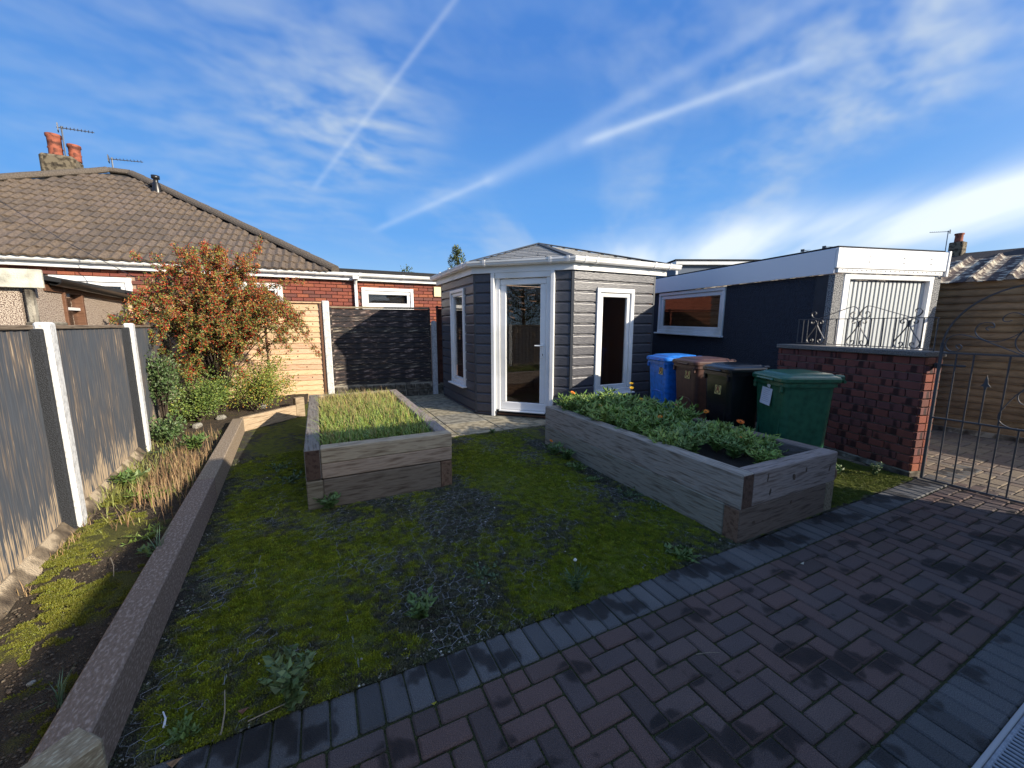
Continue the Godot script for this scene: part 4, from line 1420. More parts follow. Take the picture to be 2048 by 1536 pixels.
func build_summerhouse() -> void:
	var o := thing("summerhouse", "dark grey clad corner summerhouse with white door and two tall windows", "summerhouse", Vector3(3.9, 0, -4.9))
	var A := Vector3(2.674, 0, -6.38)
	var B := Vector3(2.674, 0, -4.593)
	var C := Vector3(3.756, 0, -3.511)
	var D := Vector3(5.32, 0, -3.511)
	var E := Vector3(5.32, 0, -6.38)
	var h := 2.25
	var lw := Rect2(0.62, 0.41, 0.73, 1.64)
	var rw := Rect2(0.418, 0.395, 0.719, 1.592)
	clad(o, A, B, h, [lw])
	clad(o, B, C, h, [Rect2(0.294, 0.0, 0.985, 2.25)])
	clad(o, C, D, h, [rw])
	clad(o, D, E, h, [])
	clad(o, E, A, h, [])
	for q in [A, B, C, D]:
		part(o, "corner_trim", bx(Vector3(0.04, 2.19, 0.04), 0.004), M.cladding_trim, q + Vector3(0, 1.13, 0) - o.position, ry(-22.5 if q == B or q == C else 0.0))
	window(o, A.lerp(B, (lw.position.x + lw.size.x / 2) / A.distance_to(B)) + Vector3(-0.012, 1.23, 0) - o.position, ry(-90), lw.size.x, lw.size.y, true, 0.055, 0.055)
	window(o, C + Vector3(rw.position.x + rw.size.x / 2, 1.191, 0.012) - o.position, Basis(), rw.size.x, rw.size.y, true, 0.065, 0.06)
	# the door on the cut corner; along is the local x of the face
	var t := ry(-45)
	var mid := B + t * Vector3(0.7865, 0, 0)
	var out := t * Vector3(0, 0, 1)
	var fr := MB.new()
	for s in [-1, 1]:
		fr.box(Vector3(0.465 * s, 1.115, 0.02), Vector3(0.055, 2.2, 0.12), 0.005)
		fr.box(Vector3(0.4 * s, 1.165, -0.01), Vector3(0.072, 2.1, 0.07), 0.005)
	fr.box(Vector3(0, 2.185, 0.0), Vector3(0.874, 0.1, 0.09), 0.005)
	part(o, "door_frame", fr.mesh(), M.upvc, mid - o.position, t)
	var lf := MB.new()
	var y0 := 0.125
	var y1 := 2.128
	lf.box(Vector3(0, y1 - 0.045, 0), Vector3(0.724, 0.09, 0.06), 0.008)
	lf.box(Vector3(0, y0 + 0.06, 0), Vector3(0.724, 0.12, 0.06), 0.008)
	lf.box(Vector3(-0.316, (y0 + y1) / 2 + 0.015, 0), Vector3(0.092, y1 - y0 - 0.212, 0.058), 0.008)
	lf.box(Vector3(0.316, (y0 + y1) / 2 + 0.015, 0), Vector3(0.092, y1 - y0 - 0.212, 0.058), 0.008)
	var door := part(o, "door", lf.mesh(), M.upvc, mid - out * 0.02 - o.position, t)
	part(door, "pane", bx(Vector3(0.55, 1.81, 0.008)), M.glass, Vector3(0, 1.141, 0.004))
	part(door, "lock_plate", bx(Vector3(0.03, 0.23, 0.012), 0.005), M.upvc, Vector3(0.318, 1.06, 0.036))
	part(door, "door_handle", bar(Vector3(0.318, 1.135, 0.065), Vector3(0.2, 1.135, 0.07), 0.011, 8), M.upvc)
	part(door, "handle_spindle", bar(Vector3(0.318, 1.135, 0.03), Vector3(0.318, 1.135, 0.07), 0.011, 8), M.upvc)
	part(door, "keyhole", bx(Vector3(0.01, 0.028, 0.004)), M.black_plastic, Vector3(0.318, 1.0, 0.043))
	part(o, "door_sill", bx(Vector3(0.74, 0.02, 0.12), 0.005), M.upvc, mid + out * 0.02 + Vector3(0, 0.112, 0) - o.position, t)
	part(o, "plinth", bx(Vector3(0.86, 0.1, 0.03)), M.felt, mid - out * 0.03 + Vector3(0, 0.05, 0) - o.position, t)
	# inside
	var fl := MB.new()
	fl.prism(PackedVector2Array([Vector2(A.x, -A.z), Vector2(B.x, -B.z), Vector2(C.x, -C.z), Vector2(D.x, -D.z), Vector2(E.x, -E.z)]), 0.03, 0.055)
	part(o, "floor", fl.mesh(), M.brown_wood, -o.position, Basis(Vector3.RIGHT, -PI / 2))
	part(o, "bar_counter", bx(Vector3(0.5, 1.0, 1.3), 0.01), M.brown_wood, Vector3(4.85, 0.55, -5.5) - o.position)
	# fascia, soffit, gutter
	var ea := Vector3(2.674, 2.22, -6.6)
	var ed := Vector3(5.53, 2.22, -3.511)
	var eave := [ea, B + Vector3(0, 2.22, 0), C + Vector3(0, 2.22, 0), ed]
	part(o, "fascia", sweep([[0.03, 0.0], [0.055, 0.0], [0.055, 0.115], [0.03, 0.115]], eave), M.upvc, -o.position)
	part(o, "soffit", sweep([[-0.06, 0.03], [0.03, 0.03], [0.03, 0.045], [-0.06, 0.045]], eave), M.upvc, -o.position)
	var ge := [ea + Vector3(0, 0.17, -0.1), eave[1] + Vector3(0, 0.17, 0), eave[2] + Vector3(0, 0.17, 0), ed + Vector3(0.22, 0.17, 0)]
	var gut := [[0.06, 0.0], [0.066, -0.06], [0.085, -0.078], [0.125, -0.078], [0.146, -0.06], [0.152, -0.03], [0.158, -0.028], [0.158, 0.0], [0.148, 0.0], [0.138, -0.055], [0.075, -0.055], [0.066, 0.0]]
	var gutter := part(o, "gutter", sweep(gut, ge), M.upvc, -o.position)
	var bk := MB.new()
	bk.prism(PackedVector2Array([Vector2(0.058, 0.008), Vector2(0.064, -0.066), Vector2(0.083, -0.085), Vector2(0.127, -0.085), Vector2(0.15, -0.066), Vector2(0.16, -0.03), Vector2(0.166, 0.008)]), -0.018, 0.018)
	var bkm := bk.mesh()
	for s in [[0, 1, 0.35], [0, 1, 0.62], [0, 1, 0.93], [1, 2, 0.14], [1, 2, 0.8], [1, 2, 0.97], [2, 3, 0.06], [2, 3, 0.16], [2, 3, 0.72], [2, 3, 0.88]]:
		var pa: Vector3 = ge[s[0]]
		var pb: Vector3 = ge[s[1]]
		var dd := (pb - pa).normalized()
		var nn := Vector3(-dd.z, 0, dd.x)
		part(gutter, "gutter_bracket", bkm, M.upvc, pa.lerp(pb, s[2]), Basis(nn, Vector3.UP, nn.cross(Vector3.UP)))
	# roof: five facets of shingles in courses
	var apex := Vector3(4.0, 2.83, -4.93)
	var pts := []
	for q in [A + Vector3(-0.09, 0, -0.2), B, C, D + Vector3(0.28, 0, 0.09), E + Vector3(0.28, 0, -0.2)]:
		var v: Vector3 = q
		if q == B:
			v += Vector3(-0.09, 0, 0.037)
		if q == C:
			v += Vector3(-0.037, 0, 0.09)
		v.y = 2.375
		pts.append(v)
	var ns := 10
	for f in 5:
		var a: Vector3 = pts[f]
		var b: Vector3 = pts[(f + 1) % 5]
		var up := (b - a).cross(apex - a).normalized()
		for k in ns:
			var t0 := float(k) / ns - 0.012
			var t1 := float(k + 1) / ns
			var a0 := a.lerp(apex, maxf(t0, 0.0))
			var b0 := b.lerp(apex, maxf(t0, 0.0))
			var a1 := a.lerp(apex, minf(t1, 0.995))
			var b1 := b.lerp(apex, minf(t1, 0.995))
			var tabs := maxi(1, int(a0.distance_to(b0) / 0.33))
			var m := MB.new()
			for q in tabs:
				var s0 := float(q) / tabs
				var s1 := float(q + 1) / tabs
				var th := 0.013 + 0.005 * rng.randf()
				var u0 := a0.lerp(b0, s0 + 0.004)
				var u1 := a0.lerp(b0, s1 - 0.004)
				m.quad(u0 + up * th, u1 + up * th, a1.lerp(b1, s1) + up * 0.002, a1.lerp(b1, s0) + up * 0.002)
				m.quad(u0, u1, u1 + up * th, u0 + up * th)
			part(o, "shingle_course", m.mesh(), M.shingle[(k + f) % 3], -o.position)
		var hip := MB.new()
		var hd2 := (apex - a).normalized()
		var hs := hd2.cross(Vector3.UP).normalized() * 0.085
		var lift := Vector3(0, 0.03, 0)
		hip.quad(a - hs + lift * 0.6, a + lift * 1.3, apex + lift * 1.3, apex - hs * 0.4 + lift * 0.7)
		hip.quad(a + lift * 1.3, a + hs + lift * 0.6, apex + hs * 0.4 + lift * 0.7, apex + lift * 1.3)
		part(o, "hip_cap", hip.mesh(), M.slate_trim, -o.position)


func build_navy_garage() -> void:
	var t := ry(75.5)  # local x runs away along the side wall, z across the front
	t = t * Basis(Vector3.BACK, deg_to_rad(0.9))
	var o := thing("navy_garage", "navy pebbledash garage with grey ribbed door and deep white fascia", "garage", Vector3(6.034, 0, -1.422), t)
	var fy := 2.05
	# side wall with its window
	var ws := MB.new()
	ws.box(Vector3(0.95, 1.02, 0.06), Vector3(1.56, 2.06, 0.1))
	ws.box(Vector3(4.5, 1.02, 0.06), Vector3(1.6, 2.06, 0.1))
	ws.box(Vector3(2.71, 0.6, 0.06), Vector3(1.98, 1.24, 0.1))
	part(o, "side_wall", ws.mesh(), M.navy)
	part(o, "corner_post", bx(Vector3(0.17, 2.05, 0.12), 0.01), M.navy_smooth, Vector3(0.09, 1.02, 0.05))
	part(o, "front_pier", bx(Vector3(0.08, 2.05, 0.14), 0.006), M.pebble_dark, Vector3(-0.03, 1.02, 0.055))
	part(o, "front_pier", bx(Vector3(0.08, 2.05, 0.12), 0.006), M.pebble_dark, Vector3(-0.03, 1.02, 1.585))
	var w := 1.92
	window(o, Vector3(2.71, 1.64, 0.03), ry(180), w, 0.8, true, 0.06, 0.07, M.glass_dark)
	part(o, "far_side_wall", bx(Vector3(5.3, 2.05, 0.1)), M.navy, Vector3(2.65, 1.02, 1.6))
	part(o, "back_wall", bx(Vector3(0.1, 2.05, 1.5)), M.navy, Vector3(5.25, 1.02, 0.82))
	part(o, "room_floor", bx(Vector3(5.2, 0.02, 1.5)), M.felt, Vector3(2.65, 0.02, 0.82))
	# ribbed door between white jambs
	part(o, "door_jamb", bx(Vector3(0.08, 2.0, 0.09), 0.006), M.white_metal, Vector3(-0.035, 1.0, 0.17))
	part(o, "door_jamb", bx(Vector3(0.08, 2.0, 0.07), 0.006), M.white_metal, Vector3(-0.035, 1.0, 1.49))
	part(o, "door_head", bx(Vector3(0.08, 0.06, 1.4), 0.006), M.white_metal, Vector3(-0.032, 2.02, 0.83))
	var door := part(o, "garage_door", bx(Vector3(0.02, 1.98, 1.26)), mat(lin(0.08, 0.085, 0.1), 0.6), Vector3(0.0, 0.995, 0.835))
	for k in 19:
		var z := -0.6 + k * 0.0667
		part(door, "door_rib", bx(Vector3(0.016, 1.96, 0.05), 0.005), M.ribs, Vector3(-0.018, 0, z))
	# fascia boards and flat roof
	part(o, "side_fascia", bx(Vector3(5.4, 0.29, 0.03), 0.004), M.white_paint, Vector3(2.63, 2.195, -0.03))
	part(o, "front_fascia", bx(Vector3(0.03, 0.23, 1.7), 0.004), M.white_metal, Vector3(-0.09, 2.225, 0.8))
	part(o, "front_fascia_strip", bx(Vector3(0.05, 0.05, 1.62), 0.004), M.white_metal, Vector3(-0.07, 2.083, 0.8))
	part(o, "fascia_end", bx(Vector3(0.06, 0.31, 0.035), 0.004), M.white_metal, Vector3(-0.085, 2.2, 1.655))
	part(o, "roof", bx(Vector3(5.4, 0.03, 1.66), 0.004), M.felt, Vector3(2.63, 2.352, 0.81))
	for z in [0.42, 0.95, 1.38]:
		for y in [2.19, 2.25]:
			part(o, "screw_head", bx(Vector3(0.006, 0.012, 0.012)), M.steel, Vector3(-0.107, y, z))
	for k in 22:
		part(o, "vent_hole", bx(Vector3(0.004, 0.01, 0.012)), M.black_plastic, Vector3(-0.096, 2.09, 0.05 + k * 0.072))


func build_pier_wall() -> void:
	var t := ry(75.5)
	var o := thing("brick_garden_wall", "low red brick garden wall with concrete coping beside the gate", "wall", Vector3(5.422, 0, -0.252), t)
	part(o, "core", bx(Vector3(1.555, 1.15, 0.165)), M.mortar_dark, Vector3(0.79, 0.575, 0.09))
	brickwork(o, 0.0, 1.58, 0.055, 1.15, 0.0, -1.0, M.pier_bricks, 0.235, 0.0783, 0.05)
	brickwork(o, 0.0, 1.58, 0.055, 1.15, 0.18, 1.0, M.pier_bricks, 0.235, 0.0783, 0.05, Basis(), Vector3.ZERO, [], 1)
	var y := 0.055
	while y < 1.12:
		for k in 2:
			part(o, "brick", bx(Vector3(0.03, 0.066, 0.08 if k else 0.088), 0.003), M.bricks[(k + int(y * 40)) % 4] if int(y * 100) % 3 else M.pier_bricks[2], Vector3(-0.002, y + 0.039, 0.045 + k * 0.09))
		y += 0.0783
	part(o, "plinth", bx(Vector3(1.6, 0.06, 0.2), 0.008), M.concrete, Vector3(0.79, 0.027, 0.09))
	part(o, "coping_stone", bx(Vector3(0.715, 0.05, 0.27), 0.006), M.coping, Vector3(0.345, 1.176, 0.09))
	part(o, "coping_stone", bx(Vector3(0.875, 0.05, 0.27), 0.006), M.coping, Vector3(1.143, 1.175, 0.09))
	# wrought iron railing on top: a thing that stands on the wall
	var r := thing("iron_railing", "wrought iron scrollwork railing on top of the low brick wall", "railing", o.position + t * Vector3(0, 1.2, 0.09), t)
	part(r, "top_rail", bx(Vector3(1.41, 0.008, 0.02)), M.iron, Vector3(0.712, 0.31, 0))
	part(r, "bottom_rail", bx(Vector3(1.41, 0.008, 0.02)), M.iron, Vector3(0.712, 0.022, 0))
	for s in [0.012, 0.119, 0.346, 0.457, 0.574, 0.82, 0.94, 1.055, 1.29, 1.35, 1.413]:
		part(r, "upright", bar(Vector3(s, 0.0 if s < 0.05 or s > 1.4 else 0.022, 0), Vector3(s, 0.312, 0), 0.006, 5), M.iron)
	for s in [0.235, 0.694, 1.172]:
		part(r, "upright", bar(Vector3(s, 0.022, 0), Vector3(s, 0.29, 0), 0.005, 5), M.iron)
		for q in [-1.0, 1.0]:
			var pts := []
			for a in spiral(Vector2(0.042, 0.058), 0.008, 0.033, 500, 180, 16):
				pts.append(Vector2(s + q * a.x, a.y))
			pts.pop_back()
			pts.append(Vector2(s + q * 0.02, 0.045))
			var low := []
			for a in spiral(Vector2(0.05, 0.06), 0.007, 0.034, -300, 130, 16):
				low.append(Vector2(s + q * a.x, a.y))
			low.reverse()
			var all := [Vector2(s + q * 0.012, 0.262)]
			var arm := [Vector2(s + q * 0.006, 0.24), Vector2(s + q * 0.05, 0.165), Vector2(s + q * 0.102, 0.09), Vector2(s + q * 0.11, 0.06), Vector2(s + q * 0.092, 0.03), Vector2(s + q * 0.06, 0.025), Vector2(s + q * 0.033, 0.045), Vector2(s + q * 0.035, 0.072), Vector2(s + q * 0.058, 0.075), Vector2(s + q * 0.06, 0.055)]
			part(r, "scroll", strap(arm, 0.014, 0.005), M.iron)
			var top := [Vector2(s + q * 0.006, 0.24), Vector2(s + q * 0.012, 0.285), Vector2(s + q * 0.04, 0.302), Vector2(s + q * 0.07, 0.288), Vector2(s + q * 0.068, 0.262), Vector2(s + q * 0.046, 0.258), Vector2(s + q * 0.042, 0.276)]
			part(r, "scroll", strap(top, 0.014, 0.005), M.iron)
	for q in [-1.0, 1.0]:
		var c := 0.694
		var w := [Vector2(c + q * 0.47, 0.315), Vector2(c + q * 0.3, 0.372), Vector2(c + q * 0.1, 0.437), Vector2(c + q * 0.045, 0.428), Vector2(c + q * 0.004, 0.375), Vector2(c + q * 0.03, 0.325), Vector2(c + q * 0.085, 0.322), Vector2(c + q * 0.1, 0.365), Vector2(c + q * 0.065, 0.385), Vector2(c + q * 0.055, 0.36)]
		part(r, "wave_scroll", strap(w, 0.014, 0.005), M.iron)
		var e := [Vector2(c + q * 0.47, 0.315), Vector2(c + q * 0.53, 0.33), Vector2(c + q * 0.555, 0.37), Vector2(c + q * 0.53, 0.4), Vector2(c + q * 0.5, 0.385), Vector2(c + q * 0.51, 0.36)]
		part(r, "wave_scroll", strap(e, 0.014, 0.005), M.iron)


func build_gate() -> void:
	var t := ry(-90)  # local x runs along world z
	var o := thing("iron_gate", "arched wrought iron gate with scrolls and a spear head", "gate", Vector3(5.45, 0, 0), t)
	var x0 := -0.175
	var x1 := 0.865
	var c := 0.345
	part(o, "hinge_stile", bx(Vector3(0.022, 1.27, 0.022), 0.003), M.iron, Vector3(x0 + 0.006, 0.65, 0))
	part(o, "latch_stile", bx(Vector3(0.022, 1.27, 0.022), 0.003), M.iron, Vector3(x1 - 0.006, 0.65, 0))
	for y in [0.02, 0.605, 1.195]:
		part(o, "rail", bx(Vector3(x1 - x0, 0.014, 0.02), 0.002), M.iron, Vector3(c, y, 0))
	for k in 9:
		var x := x0 + 0.104 * (k + 1)
		part(o, "upright", bar(Vector3(x, 0.02, 0), Vector3(x, 0.605, 0), 0.006, 6), M.iron)
		if k in [0, 1, 7, 8]:
			part(o, "upright", bar(Vector3(x, 0.605, 0), Vector3(x, 1.195, 0), 0.006, 6), M.iron)
	part(o, "upright", bar(Vector3(0.232, 0.605, 0), Vector3(0.232, 1.19, 0), 0.006, 6), M.iron)
	part(o, "upright", bar(Vector3(0.458, 0.605, 0), Vector3(0.458, 1.19, 0), 0.006, 6), M.iron)
	for s in [-1.0, 1.0]:
		var sx: float = c - s * 0.219
		var sp := MB.new()
		sp.prism(PackedVector2Array([Vector2(-0.006, 0.9), Vector2(0.006, 0.9), Vector2(0.01, 0.93), Vector2(0.032, 0.925), Vector2(0.012, 0.955), Vector2(0.008, 0.99), Vector2(0.0, 1.025), Vector2(-0.008, 0.99), Vector2(-0.012, 0.955), Vector2(-0.032, 0.925), Vector2(-0.01, 0.93)]), -0.004, 0.004)
		var up := part(o, "upright", bar(Vector3(sx, 0.605, 0), Vector3(sx, 0.92, 0), 0.006, 6), M.iron)
		part(up, "spear_head", sp.mesh(), M.iron, Vector3(sx, 0, 0))
		# scrolls, mirrored about the middle
		var mx := func(p: Array) -> Array:
			var q := []
			for v in p:
				q.append(Vector2(c + s * (v.x - c), v.y))
			return q
		part(o, "scroll", strap(mx.call([Vector2(-0.07, 1.235), Vector2(-0.085, 1.26), Vector2(-0.065, 1.272), Vector2(-0.048, 1.245), Vector2(-0.08, 1.212), Vector2(-0.125, 1.22), Vector2(-0.15, 1.262), Vector2(-0.142, 1.318), Vector2(-0.11, 1.35), Vector2(-0.07, 1.359), Vector2(-0.03, 1.352), Vector2(0.04, 1.328), Vector2(0.13, 1.285), Vector2(0.22, 1.24), Vector2(0.3, 1.2)]), 0.014, 0.006), M.iron)
		part(o, "scroll", strap(mx.call([Vector2(0.088, 1.398), Vector2(0.072, 1.412), Vector2(0.09, 1.43), Vector2(0.116, 1.42), Vector2(0.11, 1.452), Vector2(0.08, 1.463), Vector2(0.035, 1.45), Vector2(0.014, 1.405), Vector2(0.024, 1.36), Vector2(0.06, 1.325), Vector2(0.12, 1.305), Vector2(0.19, 1.325), Vector2(0.26, 1.38), Vector2(0.3, 1.43), Vector2(0.335, 1.5)]), 0.014, 0.006), M.iron)
		part(o, "scroll", strap(mx.call([Vector2(0.205, 1.478), Vector2(0.175, 1.468), Vector2(0.155, 1.486), Vector2(0.17, 1.522), Vector2(0.206, 1.54), Vector2(0.25, 1.525), Vector2(0.29, 1.48), Vector2(0.27, 1.4), Vector2(0.242, 1.32), Vector2(0.26, 1.25), Vector2(0.32, 1.2)]), 0.014, 0.006), M.iron)
		part(o, "scroll", strap(mx.call([Vector2(0.335, 0.94), Vector2(0.29, 0.87), Vector2(0.245, 0.77), Vector2(0.224, 0.7), Vector2(0.24, 0.645), Vector2(0.29, 0.612), Vector2(0.335, 0.612)]), 0.014, 0.006), M.iron)
		part(o, "scroll", strap(mx.call([Vector2(0.34, 0.93), Vector2(0.315, 0.905), Vector2(0.306, 0.87), Vector2(0.318, 0.83), Vector2(0.34, 0.81)]), 0.014, 0.006), M.iron)
	var arch := []
	for k in 25:
		arch.append(Vector2(c, 1.25) + Vector2.from_angle(PI * k / 24.0) * 0.515)
	part(o, "arch", strap(arch, 0.022, 0.01), M.iron)
	part(o, "latch_bar", bx(Vector3(0.16, 0.016, 0.01), 0.003), M.iron, Vector3(-0.09, 1.085, -0.02))
	part(o, "latch_box", bx(Vector3(0.05, 0.05, 0.05), 0.01), M.black_plastic, Vector3(-0.19, 1.075, -0.03))
	part(o, "gate_post", bx(Vector3(0.06, 1.35, 0.06), 0.006), M.iron, Vector3(x1 + 0.05, 0.66, 0))


func build_brown_shed() -> void:
	var hd := deg_to_rad(-8.0)
	var d := Vector3(sin(hd), 0, -cos(hd))
	var t := Basis(Vector3.UP, atan2(-d.z, d.x))  # local x runs away along the wall; +z is inside
	if (t * Vector3(0, 0, 1)).x > 0.0:
		t = t
	var at := Vector3(8.25, 0, 0.05)
	var o := thing("plank_shed", "weathered brown plank shed with corrugated mossy roof beyond the gate", "shed", at, t)
	var inw := 1.0 if (t * Vector3(0, 0, 1)).x > 0.0 else -1.0
	var key := MB.new()
	key.prism(PackedVector2Array([Vector2(-0.03 * inw, 0.0), Vector2(0.004 * inw, 0.002), Vector2(0.0, 0.014), Vector2(-0.006 * inw, 0.022), Vector2(-0.009 * inw, 0.05), Vector2(-0.007 * inw, 0.082), Vector2(0.0, 0.0925), Vector2(0.03 * inw, 0.0925), Vector2(0.03 * inw, 0.0)]), -3.5, 3.5)
	var pm := key.mesh()
	for k in 21:
		part(o, "plank", pm, pick(M.plank), Vector3(3.5, 0.06 + k * 0.0925, 0.0), ry(-90) if inw > 0 else ry(90))
	part(o, "end_wall", bx(Vector3(0.06, 2.0, 2.6)), M.plank[0], Vector3(0.03, 1.0, 1.33 * inw))
	part(o, "back_wall", bx(Vector3(7.0, 2.0, 0.06)), M.plank[0], Vector3(3.5, 1.0, 2.6 * inw))
	part(o, "plinth", bx(Vector3(7.0, 0.06, 0.12)), M.concrete, Vector3(3.5, 0.03, -0.01 * inw))
	var r := MB.new()
	var prof := [[0.0, 0.0], [0.2, 0.0], [0.225, 0.02], [0.245, 0.058], [0.275, 0.058], [0.295, 0.02], [0.32, 0.0]]
	var n := 0
	for k in 22:
		for q in prof.size() - 1:
			var pa: Array = prof[q]
			var pb: Array = prof[q + 1]
			for e in 2:
				var zz := (-0.09 if e == 0 else 2.0) * inw
				var yy := 2.0 if e == 0 else 2.5
				r.p(Vector3(-0.05 + k * 0.32 + pa[0], yy + pa[1], zz))
				r.p(Vector3(-0.05 + k * 0.32 + pb[0], yy + pb[1], zz))
				r.p(Vector3(-0.05 + k * 0.32 + pa[0], yy + pa[1] - 0.012, zz))
				r.p(Vector3(-0.05 + k * 0.32 + pb[0], yy + pb[1] - 0.012, zz))
			r.tri(n, n + 1, n + 5)
			r.tri(n, n + 5, n + 4)
			r.tri(n + 2, n + 3, n + 1)
			r.tri(n + 2, n + 1, n)
			r.tri(n + 6, n + 7, n + 3)
			r.tri(n + 6, n + 3, n + 2)
			n += 8
	part(o, "corrugated_roof", r.mesh(), M.asbestos)
	# the bungalow across the drive, whose eaves shade the far side of it
	var b := thing("neighbour_bungalow", "brick bungalow across the side drive, beyond the plank shed", "house", Vector3(10.6, 0, 5.2))
	part(b, "wall", bx(Vector3(0.25, 2.4, 9.0)), M.bricks[1], Vector3(0.3, 1.2, 0))
	part(b, "roof", bx(Vector3(3.0, 0.12, 9.6)), M.far_roof, Vector3(1.2, 2.4, 0))


func far_roof_house(called: String, label: String, a: Vector3, b: Vector3, run: float, drop: float) -> Node3D:  # a gabled house whose ridge runs from a to b
	var o := thing(called, label, "house", Vector3(a.x, 0, a.z))
	var d := (b - a)
	d.y = 0
	var l := d.length()
	d = d.normalized()
	var s := Vector3(-d.z, 0, d.x)
	var m := MB.new()
	var y := a.y
	var p := Vector3(0, y, 0)
	var q := p + d * l
	var e := s * run - Vector3(0, drop, 0)
	var e2 := -s * run - Vector3(0, drop, 0)
	m.quad(p + e, q + e, q, p)
	m.quad(q + e2, p + e2, p, q)
	part(o, "roof", m.mesh(), M.far_roof)
	var w := MB.new()
	var hw := run * 0.9
	for f in [p, q]:
		var k := w.p(f + s * hw - Vector3(0, drop * 0.9, 0))
		w.p(f - s * hw - Vector3(0, drop * 0.9, 0))
		w.p(f - Vector3(0, 0.05, 0))
		w.p(Vector3(f.x, 0, f.z) + s * hw)
		w.p(Vector3(f.x, 0, f.z) - s * hw)
		w.tri(k, k + 1, k + 2)
		w.tri(k + 3, k + 4, k + 1)
		w.tri(k + 3, k + 1, k)
	for f in [1.0, -1.0]:
		w.quad(Vector3(p.x, 0, p.z) + s * hw * f, Vector3(q.x, 0, q.z) + s * hw * f, q + s * hw * f - Vector3(0, drop * 0.9, 0), p + s * hw * f - Vector3(0, drop * 0.9, 0))
	part(o, "wall", w.mesh(), M.bricks[0])
	return o


